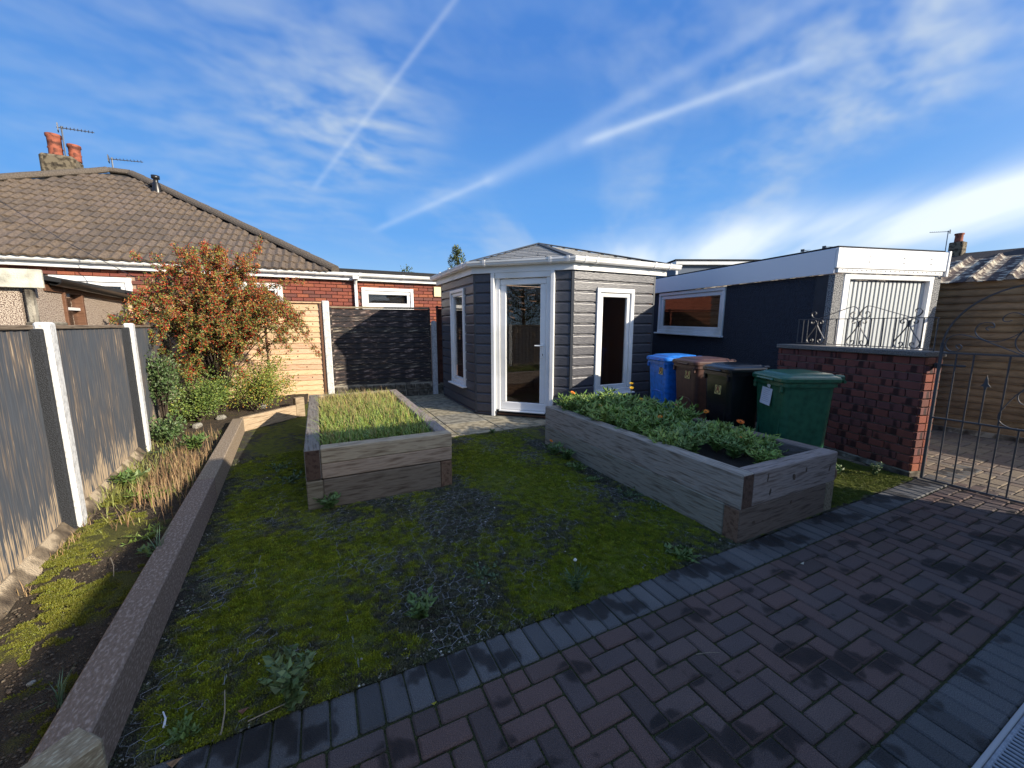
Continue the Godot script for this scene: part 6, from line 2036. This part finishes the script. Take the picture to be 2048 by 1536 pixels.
func build_shrubs() -> void:
	# the tall red-berried shrub in the back left corner
	var at := Vector3(-0.98, 0.12, -5.85)
	var o := thing("berry_shrub", "tall arching shrub covered in red berries and bronze leaves", "shrub", at)
	var st := MB.new()
	var f := MB.new()
	f.colored = true
	var be := MB.new()
	var tips := []
	var crown := Vector3(0.2, 1.38, 0.3)
	for k in 90:
		var an := k * 2.39996
		var ring := sqrt((k + 0.5) / 90.0)
		var top := crown + Vector3(cos(an) * ring * 0.92, 0.92 * (1.0 - ring * ring) + rng.randf_range(-0.25, 0.2), sin(an) * ring * 0.62)
		var end := top + Vector3(cos(an) * ring * 0.32, -0.45 * ring - 0.12 + rng.randf() * 0.2, sin(an) * ring * 0.25)
		if k % 9 == 4:
			end = top + Vector3(cos(an) * 0.3, 0.3, sin(an) * 0.2)
		tips.append([top, end])
	# wands that stick out of the crown, as in life
	for q in [[Vector3(-0.5, 2.1, 0.1), Vector3(-0.72, 2.25, 0.2)], [Vector3(-0.1, 2.25, 0.2), Vector3(-0.32, 2.42, 0.15)], [Vector3(0.2, 2.2, 0.3), Vector3(0.28, 2.4, 0.35)], [Vector3(0.5, 2.05, 0.3), Vector3(0.72, 2.15, 0.45)], [Vector3(0.8, 1.5, 0.5), Vector3(1.12, 1.1, 0.75)], [Vector3(0.85, 1.3, 0.5), Vector3(1.05, 0.95, 0.7)], [Vector3(0.75, 1.7, 0.4), Vector3(1.1, 1.42, 0.62)], [Vector3(0.8, 1.9, 0.2), Vector3(1.3, 2.02, 0.3)], [Vector3(-0.55, 1.5, 0.3), Vector3(-0.8, 1.25, 0.42)], [Vector3(-0.5, 1.0, 0.55), Vector3(-0.62, 0.75, 0.7)], [Vector3(0.3, 0.9, 0.7), Vector3(0.5, 0.62, 0.85)], [Vector3(-0.1, 0.95, 0.75), Vector3(-0.12, 0.6, 0.85)], [Vector3(-0.3, 0.8, 0.8), Vector3(-0.42, 0.5, 0.95)]]:
		tips.append([q[0], q[1]])
	var n := 0
	for q in tips:
		n += 1
		var root := Vector3(rng.randf_range(-0.1, 0.1), 0, rng.randf_range(-0.08, 0.08))
		var c := Curve3D.new()
		c.bake_interval = 0.05
		c.add_point(root, Vector3.ZERO, Vector3(0, 0.7, 0))
		var mid: Vector3 = q[0]
		var dir: Vector3 = (q[1] - q[0])
		c.add_point(mid, -dir * 0.5 - Vector3(0, 0.15, 0), dir * 0.4)
		c.add_point(q[1], -dir * 0.3, Vector3.ZERO)
		var path := c.get_baked_points()
		if path.size() < 3:
			continue
		st.tube(path, 0.011, 0.002, 5, false)
		var len := path.size()
		var twigs := 46
		for k in twigs:
			var t := 0.42 + 0.58 * pow(rng.randf(), 0.8)
			var i := mini(int(t * (len - 1)), len - 2)
			var p := path[i]
			if p.y < 0.55 and rng.randf() < 0.6:
				continue
			var d := Vector3(rng.randfn(), rng.randfn() - 0.15, rng.randfn()).normalized()
			var l := rng.randf_range(0.05, 0.2) * (1.0 - 0.4 * t)
			var e := p + d * l
			st.tube(PackedVector3Array([p, e]), 0.002, 0.001, 3, false)
			var high := clampf((e.y - 0.8) / 1.3, 0.0, 1.0)
			var redness := clampf(0.18 + 0.62 * high + 0.3 * patch2.get_noise_2d(e.x * 0.5, e.y * 0.5), 0.0, 1.0)
			for g in 13:
				var s := rng.randf()
				var b := p.lerp(e, s) + Vector3(rng.randfn(), rng.randfn(), rng.randfn()) * 0.012
				var ld := (d + Vector3(rng.randfn(), rng.randfn(), rng.randfn()) * 0.8).normalized()
				var sd := ld.cross(Vector3(rng.randfn(), rng.randfn(), rng.randfn())).normalized()
				var r := rng.randf()
				if r < redness * 0.42:
					f.col = tone(Color(0.34, 0.085, 0.03), 0.35)
				elif r < redness * 0.6:
					f.col = tone(Color(0.42, 0.18, 0.04), 0.3)
				elif r < 0.85:
					f.col = tone(Color(0.145, 0.165, 0.035), 0.4)
				else:
					f.col = tone(Color(0.27, 0.24, 0.05), 0.3)
				f.leaf(b, ld, sd, rng.randf_range(0.018, 0.036), rng.randf_range(0.012, 0.02))
			if rng.randf() < 0.85:
				for g in rng.randi_range(2, 6):
					be.blob(p.lerp(e, rng.randf()) + Vector3(rng.randfn(), rng.randfn(), rng.randfn()) * 0.014, rng.randf_range(0.005, 0.0085))
	part(o, "stem", st.mesh(), M.bark)
	part(o, "foliage", f.mesh(), M.leaf)
	part(o, "berries", be.mesh(), M.berry)
	# lower shrubs round its foot
	shrub("low_shrub", "yellow green low shrub at the foot of the berry shrub", Vector3(-0.5, 0.12, -5.7), Vector3(0.62, 0.5, 0.42), 6500, Color(0.2, 0.25, 0.045), 0.03, Color(0.36, 0.2, 0.04))
	shrub("low_shrub", "dark green low shrub under the berry shrub beside the rocks", Vector3(-1.05, 0.12, -5.2), Vector3(0.42, 0.4, 0.36), 4600, Color(0.12, 0.18, 0.04), 0.03, Color(0.22, 0.26, 0.05))
	shrub("holly_shrub", "slim dark holly shrub growing against the left fence", Vector3(-1.3, 0.12, -4.72), Vector3(0.16, 0.42, 0.2), 1500, Color(0.065, 0.11, 0.035), 0.04, Color(0.15, 0.2, 0.09), 0.62)
	shrub("holly_shrub", "low dark holly clump in front of the far white post", Vector3(-1.18, 0.12, -4.35), Vector3(0.2, 0.17, 0.25), 1100, Color(0.065, 0.115, 0.035), 0.038, Color(0.15, 0.2, 0.08))


func shrub(called: String, label: String, at: Vector3, size: Vector3, leaves: int, c: Color, l: float, c2: Color, lift := 0.0) -> void:
	var o := thing(called, label, "shrub", at)
	var st := MB.new()
	var f := MB.new()
	f.colored = true
	var ends := []
	for k in 26:
		var d := Vector3(rng.randfn() * 0.55, absf(rng.randfn() * 0.6), rng.randfn() * 0.55)
		if d.length() > 1.15:
			d = d.normalized() * 1.15
		var e := d * size + Vector3(0, size.y * 0.7 + lift * 0.7, 0)
		st.tube(PackedVector3Array([Vector3(0, 0, 0), Vector3(e.x * 0.3, e.y * 0.6, e.z * 0.3), e]), 0.009, 0.003, 4, false)
		ends.append(e)
	for k in leaves:
		var e: Vector3 = ends[rng.randi() % ends.size()]
		var d := Vector3(rng.randfn(), rng.randfn(), rng.randfn()).normalized()
		var p := e * rng.randf_range(0.45 if lift == 0.0 else 0.6, 1.0) + d * size * 0.34 * rng.randf()
		if p.y < 0.01:
			p.y = 0.01 + rng.randf() * 0.05
		f.col = tone(c2 if rng.randf() < 0.18 else c, 0.35)
		var ld := (d + Vector3(0, 0.5, 0)).normalized()
		f.leaf(p, ld, ld.cross(Vector3(rng.randfn(), rng.randfn(), rng.randfn())).normalized(), l * rng.randf_range(0.7, 1.2), l * 0.6)
	part(o, "stem", st.mesh(), M.bark)
	part(o, "foliage", f.mesh(), M.leaf)


func build_weeds() -> void:
	var tall := weed_mesh(0.27, 0.1, 10, 18, 0.045, 0.03, Color(0.1, 0.15, 0.05), 0.8)
	var roset := weed_mesh(0.06, 0.12, 12, 5, 0.055, 0.03, Color(0.1, 0.16, 0.035), 0.1)
	var flat := weed_mesh(0.04, 0.2, 9, 7, 0.04, 0.024, Color(0.06, 0.1, 0.035), 0.0)
	var bushy := weed_mesh(0.12, 0.12, 11, 8, 0.06, 0.032, Color(0.085, 0.14, 0.035), 0.4)
	var fern := weed_mesh(0.1, 0.2, 7, 22, 0.035, 0.01, Color(0.14, 0.2, 0.03), 0.2)
	for q in [["tall grey green weed at the near edge of the yard by the charcoal blocks", 0.25, -0.2, tall, 0.0, 1.0], ["spreading weed in the middle of the wire-netted yard", 0.79, -0.46, bushy, 30.0, 0.9], ["small faint weed on bare gravel in the middle of the yard", 1.195, -0.65, flat, 60.0, 0.7], ["rosette weed at the near corner of the right bed", 2.38, -0.25, roset, 0.0, 1.0], ["weed against the front left corner of the left bed", 0.42, -1.96, bushy, 140.0, 0.95], ["weed patch in the shade left of the left bed", 0.12, -2.75, flat, 20.0, 1.1], ["dark weed patch left of the left bed, farther of two", -0.02, -3.15, flat, 80.0, 0.9], ["pale rosette weed at the foot of the right bed's long side", 2.69, -1.8, roset, 10.0, 1.0], ["smaller rosette weed at the foot of the right bed", 2.63, -1.5, roset, 70.0, 0.7], ["small weed by the corner of the timber edging and the blocks", -0.1, -0.27, roset, 200.0, 0.55], ["marigold foliage spilling onto the yard at the far end of the right bed", 2.72, -2.3, bushy, 110.0, 1.1], ["leafy weed beside the marigold at the foot of the right bed", 2.75, -2.08, bushy, 10.0, 1.0], ["upright pale weed at the foot of the brick wall", 5.15, -0.4, tall, 50.0, 0.55], ["pale weed by the far corner of the brick wall's sunny strip", 4.85, -0.6, bushy, 150.0, 0.8], ["low weed between the right bed and the sunny strip", 2.72, -1.1, flat, 70.0, 0.8], ["low weed under the long side of the right bed", 2.76, -0.85, flat, 170.0, 0.6], ["small weed against the slab patio edge", 2.44, -3.4, bushy, 20.0, 0.5]]:
		weed("weed", q[0], "weed", Vector3(q[1], 0.0, q[2]), q[3], q[4], "weeds on the mossy yard", q[5])
	# a feathery one with a white head
	var ft := weed("feathery_weed", "feathery weed with one small white flower near the charcoal blocks", "weed", Vector3(1.59, 0, -0.28), weed_mesh(0.16, 0.09, 12, 14, 0.04, 0.006, Color(0.07, 0.12, 0.04), 0.7))
	var hd := MB.new()
	hd.colored = true
	hd.col = Color(0.7, 0.68, 0.6)
	hd.blob(Vector3(-0.01, 0.2, 0), 0.012)
	hd.col = Color(0.07, 0.1, 0.03)
	hd.tube(PackedVector3Array([Vector3(0, 0.05, 0), Vector3(-0.01, 0.2, 0)]), 0.002, 0.0015, 4)
	part(ft, "flower_head", hd.mesh(), M.leaf)
	# in the border along the fence
	for q in [["bright green fern in the left border", -0.8, -2.45, fern, 0.0, 1.0], ["lower fern frond near the edging in the left border", -0.6, -1.75, fern, 90.0, 0.8], ["green weed in the left border beside the fence", -1.05, -2.85, bushy, 20.0, 1.1], ["leafy weed patch in the left border near the rocks", -0.82, -3.8, bushy, 60.0, 1.4], ["green weed with yellow specks by the far white post", -1.05, -3.9, flat, 10.0, 1.2], ["small green weed against the timber edging", -0.5, -1.5, roset, 30.0, 0.9]]:
		weed("border_plant", q[0], "weed", Vector3(q[1], 0.115, q[2]), q[3], q[4], "weeds in the left border", q[5])
	var iris := MB.new()
	iris.colored = true
	for k in 16:
		blade(iris, Vector3(rng.randfn() * 0.012, 0, rng.randfn() * 0.012), rng.randf_range(0.1, 0.2), 0.008, Vector3(rng.randfn(), 0, rng.randfn()) * 0.06, tone(Color(0.1, 0.16, 0.09), 0.2))
	var io := thing("iris_tuft", "blue green strap-leaved tuft against the timber edging", "plant", Vector3(-0.47, 0.115, -1.42))
	part(io, "leaf_blades", iris.mesh(), M.leaf)
	var im: Mesh = iris.mesh()
	var io2 := thing("grass_tuft", "short green grass tuft in the near end of the left border", "plant", Vector3(-0.48, 0.115, -0.47))
	part(io2, "leaf_blades", im, M.leaf, Vector3.ZERO, Basis.from_scale(Vector3(0.6, 0.6, 0.6)))
	# dead growth and fine grass of the border: beyond counting
	var d := MB.new()
	d.colored = true
	var g := MB.new()
	g.colored = true
	for k in 3600:
		var z := -1.9 - 2.6 * rng.randf()
		var xl := -1.14 + (z + 2.17) * 0.103 + 0.03
		var xr := -0.3 + (z + 0.15) * 0.0544 - 0.15
		var x := lerpf(xl, xr, rng.randf())
		var n := patch.get_noise_2d(x * 1.6, z * 1.6)
		var dens := exp(-pow((z + 2.95) / 0.55, 2.0)) * 1.1 + 0.25 * n + 0.15 * smoothstep(-3.6, -4.2, z)
		if rng.randf() > dens:
			continue
		var lean := Vector3(rng.randfn(), 0, rng.randfn()) * 0.05
		var base := Vector3(x, 0.11, z)
		if x > lerpf(xl, xr, 0.42) and rng.randf() < 0.85:
			blade(d, base, rng.randf_range(0.06, 0.2), 0.005, lean, tone(Color(0.36, 0.25, 0.13).lerp(Color(0.2, 0.115, 0.06), rng.randf()), 0.25))
		else:
			blade(g, base, rng.randf_range(0.03, 0.12), 0.006, lean, tone(Color(0.22, 0.23, 0.06), 0.3))
	for k in 500:
		var z := -0.3 - 2.2 * rng.randf()
		var xl := -1.14 + (z + 2.17) * 0.103 + 0.06 + 0.06 * rng.randf()
		if patch2.get_noise_2d(z * 0.4, 3.0) < 0.02:
			continue
		blade(d, Vector3(xl, 0.11, z), rng.randf_range(0.02, 0.07), 0.004, Vector3(rng.randfn(), 0, rng.randfn()) * 0.03, tone(Color(0.3, 0.2, 0.1), 0.3))
	var dn := part(self, "dead_growth", d.mesh(), M.dry)
	tag(dn, "tangle of dead brown stalks in the left border", "dry grass")
	dn.set_meta("kind", "stuff")
	var gn := part(self, "border_grass", g.mesh(), M.leaf)
	tag(gn, "fine yellowish grass in the left border along the fence", "grass")
	gn.set_meta("kind", "stuff")


func multi(called: String, label: String, cat: String, m: Mesh, material: Material, xf: Array, cols: Array) -> void:
	var mm := MultiMesh.new()
	mm.transform_format = MultiMesh.TRANSFORM_3D
	mm.use_colors = cols.size() > 0
	mm.mesh = m
	mm.instance_count = xf.size()
	for k in xf.size():
		mm.set_instance_transform(k, xf[k])
		if cols:
			mm.set_instance_color(k, cols[k])
	var o := MultiMeshInstance3D.new()
	o.multimesh = mm
	o.material_override = material
	put(self, called, o)
	tag(o, label, cat)
	o.set_meta("kind", "stuff")


func build_litter() -> void:
	# cushions of moss, a few centimetres each
	var cm := MB.new()
	for k in 9:
		var an := k * 2.4
		var r := 0.2 + 0.8 * sqrt(k / 9.0)
		var at := Vector3(cos(an) * r, 0, sin(an) * r) * 0.012
		var d := Vector3(cos(an) * r * 0.9, 1.3, sin(an) * r * 0.9).normalized()
		cm.leaf(at, d, d.cross(Vector3(sin(an), 0.2, -cos(an))).normalized(), 0.014, 0.009, 0.2)
	var cushion := cm.mesh()
	var xf := []
	var cs := []
	var px := []
	var pc := []
	for k in 85000:
		var z := -0.2 - 3.5 * pow(rng.randf(), 1.35)
		var x := rng.randf_range(-0.55, 2.86)
		if z < -1.98 and x > 0.26 and x < 1.46:
			continue
		if x < -0.28 + (z + 0.15) * 0.0544:
			continue
		var c := moss_col(x, z, lawn_wet(x, z))
		var t := Basis(Vector3.UP, rng.randf() * TAU) * Basis(Vector3.RIGHT, rng.randfn() * 0.25)
		if c.g > 0.1:
			if rng.randf() < 0.75:
				xf.append(Transform3D(t.scaled(Vector3.ONE * rng.randf_range(0.5, 1.15)), Vector3(x, -0.002, z)))
				cs.append(tone(Color(c.r * 1.1, c.g * 1.1, c.b), 0.5))
		elif rng.randf() < 0.3:
			xf.append(Transform3D(t.scaled(Vector3(1.0, 0.6, 1.0) * rng.randf_range(0.4, 1.0)), Vector3(x, -0.003, z)))
			cs.append(tone(Color(0.085, 0.1, 0.05), 0.5))
	for k in 3000:  # the strip beyond the right bed and along the wall
		var x := rng.randf_range(4.0, 5.4)
		var z := rng.randf_range(-1.0, -0.21)
		xf.append(Transform3D(Basis(Vector3.UP, rng.randf() * TAU).scaled(Vector3.ONE * rng.randf_range(0.5, 1.3)), Vector3(x, 0.0, z)))
		cs.append(tone(Color(0.13, 0.15, 0.02), 0.3))
	for k in 14000:  # moss on the border soil
		var z := -3.6 * pow(rng.randf(), 1.2) + 0.3
		var xl := -1.14 + (z + 2.17) * 0.103 + 0.05
		var xr := -0.3 + (z + 0.15) * 0.0544 - 0.14
		if z > -0.15:
			xr -= (z + 0.15)
		var x := lerpf(xl, xr, rng.randf())
		var n := patch.get_noise_2d(x + 7.0, z) * 0.9 + 0.5 * patch2.get_noise_2d(x, z) - 0.02
		if n > 0.1:
			xf.append(Transform3D(Basis(Vector3.UP, rng.randf() * TAU).scaled(Vector3.ONE * rng.randf_range(0.4, 1.0)), Vector3(x, 0.115 + 0.02 * patch.get_noise_2d(x, z), z)))
			cs.append(tone(Color(0.13, 0.135, 0.015), 0.35))
		elif rng.randf() < 0.3:
			px.append(Transform3D(Basis.from_euler(Vector3(rng.randf() * 6, rng.randf() * 6, 0)).scaled(Vector3(1, 0.6, 1) * rng.randf_range(0.3, 1.1)), Vector3(x, 0.117, z)))
			pc.append(tone(Color(0.1, 0.075, 0.05), 0.5))
	for k in 1500:  # crumbs of moss in the paving joints
		var i := rng.randi_range(-14, 56)
		var along := rng.randf() < 0.5
		var x := 0.355 + i * 0.0948 if along else rng.randf_range(-0.8, 5.3)
		var z := rng.randf_range(-0.2, 0.83) if along else 0.004 + rng.randi_range(0, 9) * 0.0895
		xf.append(Transform3D(Basis(Vector3.UP, rng.randf() * TAU).scaled(Vector3(0.5, 0.35, 0.5) * rng.randf_range(0.5, 1.1)), Vector3(x, -0.011, z)))
		cs.append(tone(Color(0.085, 0.1, 0.015), 0.3))
	var lm: StandardMaterial3D = M.leaf
	multi("moss_cushions", "cushions of yellow green moss over the yard and border", "moss", cushion, lm, xf, cs)
	# grit and pebbles
	var pm := MB.new()
	pm.blob(Vector3.ZERO, 0.007)
	for k in 9000:
		var z := -0.2 - 3.5 * pow(rng.randf(), 1.3)
		var x := rng.randf_range(-0.55, 2.86)
		if z < -1.98 and x > 0.26 and x < 1.46:
			continue
		var c := moss_col(x, z, lawn_wet(x, z))
		if c.g > 0.1 and rng.randf() < 0.8:
			continue
		px.append(Transform3D(Basis.from_euler(Vector3(rng.randf() * 6, rng.randf() * 6, rng.randf() * 6)).scaled(Vector3(1, 0.7, 0.8) * rng.randf_range(0.3, 1.25)), Vector3(x, 0.002, z)))
		pc.append(Color(0.5, 0.48, 0.42) if rng.randf() < 0.06 else tone(Color(0.15, 0.145, 0.12), 0.6))
	var stm := mat(Color(1, 1, 1), 0.9)
	stm.vertex_color_use_as_albedo = true
	multi("pebbles", "grit and small pale pebbles scattered over yard and border", "gravel", pm.mesh(), stm, px, pc)
	# chicken wire pegged over the yard: hexagons that dip in and out of the moss
	var w := MB.new()
	var sx := 0.058
	var sz := 0.05
	for j in 66:
		for i in 60:
			var x := -0.28 + i * sx + (sx / 2 if j % 2 else 0.0)
			var z := -0.24 - j * sz
			if x > 2.82 or x < -0.27 + (z + 0.15) * 0.0544 or (z < -1.95 and x > 0.24 and x < 1.48):
				continue
			var a := wire_at(x, z)
			var b := wire_at(x + sx / 2, z - sz * 0.32)
			var c := wire_at(x + sx / 2, z - sz * 0.32 - 0.0)
			var b2 := wire_at(x - sx / 2, z - sz * 0.32)
			var down := wire_at(x, z + sz * 0.68)
			for e in [[a, b], [a, b2], [a, down]]:
				if minf(e[0].y, e[1].y) > 0.0012:
					w.tube(PackedVector3Array([e[0], e[1]]), 0.0009, 0.0009, 3, false)
	for k in 5:  # selvedges, twisted double
		var x := 0.02 + k * 0.45
		for s in 60:
			var z := -0.24 - s * 0.05
			if z < -1.95 and x > 0.24 and x < 1.48:
				continue
			if patch.get_noise_2d(x * 3.0, z * 2.0) + 0.6 * patch2.get_noise_2d(x, z) < 0.08:
				continue
			for t in 2:
				var q := PackedVector3Array()
				for g in 4:
					var an := (s * 3 + g) * 1.3 + PI * t
					q.append(Vector3(x + 0.03 * sin(z * 2.0 + k) + 0.03 * patch2.get_noise_2d(k, z) + 0.003 * cos(an), 0.006 + 0.003 * sin(an) + 0.006 * patch2.get_noise_2d(z, k), z - g * 0.0167))
				w.tube(q, 0.001, 0.001, 3, false)
	var net := part(self, "wire_netting", w.mesh(), M.wire)
	tag(net, "sheets of rusty chicken wire netting lying over the mossy yard", "wire netting")
	# rocks, sticks, leaves and scraps
	var k2 := 0
	for q in [["pale limestone rock at the bend of the timber edging", -0.86, 0.16, -5.3, 0.12], ["flat grey rock in the border below the berry shrub", -1.05, 0.15, -4.95, 0.11], ["whitish broken rock beside the short edging board", -0.42, 0.19, -5.85, 0.12], ["low brown grey rock half hidden by holly", -1.27, 0.14, -4.75, 0.1], ["small white stone in the near end of the left border", -0.62, 0.125, -0.62, 0.025], ["small pale stone on the moss by the near blocks", 0.5, 0.008, -0.33, 0.012]]:
		var m := MB.new()
		m.box(Vector3.ZERO, Vector3(q[4], q[4] * 0.6, q[4] * 0.75), q[4] * 0.2)
		for v in m.v.size():
			m.v[v] *= 1.0 + 0.28 * patch2.get_noise_3d(m.v[v].x * 14 / q[4] * 0.1 + k2 * 9.0, m.v[v].y * 1.4 / q[4], m.v[v].z * 1.4 / q[4])
		var o := part(self, "rock", m.mesh(), M.stone, Vector3(q[1], q[2], q[3]), Basis.from_euler(Vector3(0.1, k2 * 1.1, 0.12)))
		tag(o, q[0], "rock", "stones in the border and on the yard")
		k2 += 1
	for q in [["pale dry stick leaning on the short edging board", Vector3(-0.55, 0.27, -5.75), Vector3(-0.4, 0.2, -5.52), 0.006], ["long bent twig on the soil of the left border", Vector3(-0.72, 0.13, -1.55), Vector3(-0.62, 0.14, -1.3), 0.003], ["dead stalk lying along the near timber edging", Vector3(-0.46, 0.13, -0.95), Vector3(-0.44, 0.17, -0.6), 0.004], ["second dead stalk along the near timber edging", Vector3(-0.48, 0.13, -0.85), Vector3(-0.43, 0.14, -0.52), 0.003], ["straw stalk standing near the blocks by the edging", Vector3(0.02, 0.0, -0.2), Vector3(0.01, 0.05, -0.36), 0.003], ["white plastic sliver on the bare soil by the edging", Vector3(-0.17, 0.006, -0.33), Vector3(-0.19, 0.012, -0.4), 0.004], ["pale twig lying across the netting by the paving blocks", Vector3(0.1, 0.01, -0.22), Vector3(0.26, 0.012, -0.24), 0.0025], ["thin pale straw lying on the paving blocks", Vector3(1.83, 0.004, 0.29), Vector3(1.93, 0.004, 0.33), 0.0012]]:
		var m := MB.new()
		m.tube(PackedVector3Array([q[1], (q[1] + q[2]) / 2 + Vector3(0.008, 0.006, 0.004), q[2]]), q[3], q[3] * 0.6, 5)
		var o := part(self, "twig", m.mesh(), mat(lin(0.3, 0.24, 0.16), 0.9) if not "plastic" in q[0] else M.upvc)
		tag(o, q[0], "twig")
	for q in [["reddish dead leaf on the moss by the near charcoal blocks", 0.06, 0.012, -0.28, Color(0.2, 0.1, 0.07), 0.04], ["tan curled dead leaf in the corner by the edging", -0.12, 0.012, -0.17, Color(0.28, 0.18, 0.1), 0.05], ["small pale leaf lying on the paving blocks", 2.97, 0.006, 0.105, Color(0.5, 0.46, 0.36), 0.03], ["yellow leaf in a joint of the charcoal blocks", 0.72, 0.006, 0.004, Color(0.3, 0.28, 0.03), 0.022]]:
		var m := MB.new()
		m.colored = true
		m.col = q[4]
		m.leaf(Vector3.ZERO, Vector3(1, 0.1, 0.2).normalized(), Vector3(-0.2, 0.1, 1).normalized(), q[5], q[5] * 0.6, 0.3)
		m.leaf(Vector3(0, 0.001, 0), Vector3(0.9, 0.3, 0.4).normalized(), Vector3(-0.4, 0.1, 0.9).normalized(), q[5] * 0.8, q[5] * 0.4, 0.3)
		var o := part(self, "fallen_leaf", m.mesh(), M.dry, Vector3(q[1], q[2], q[3]))
		tag(o, q[0], "leaf")


func wire_at(x: float, z: float) -> Vector3:
	return Vector3(x + 0.03 * patch2.get_noise_2d(x * 0.7 + 3.0, z * 0.9), 0.004 + 0.014 * patch.get_noise_2d(x * 1.7 + 5.0, z * 1.7) - 0.004 * (1.0 if lawn_wet(x, z) + 1.15 * patch.get_noise_2d(x, z * 0.8) > 0.25 else 0.0) + 0.007 * patch2.get_noise_2d(x * 1.3, z * 1.3 + 4.0), z + 0.03 * patch2.get_noise_2d(x * 0.8, z * 0.7 + 9.0))
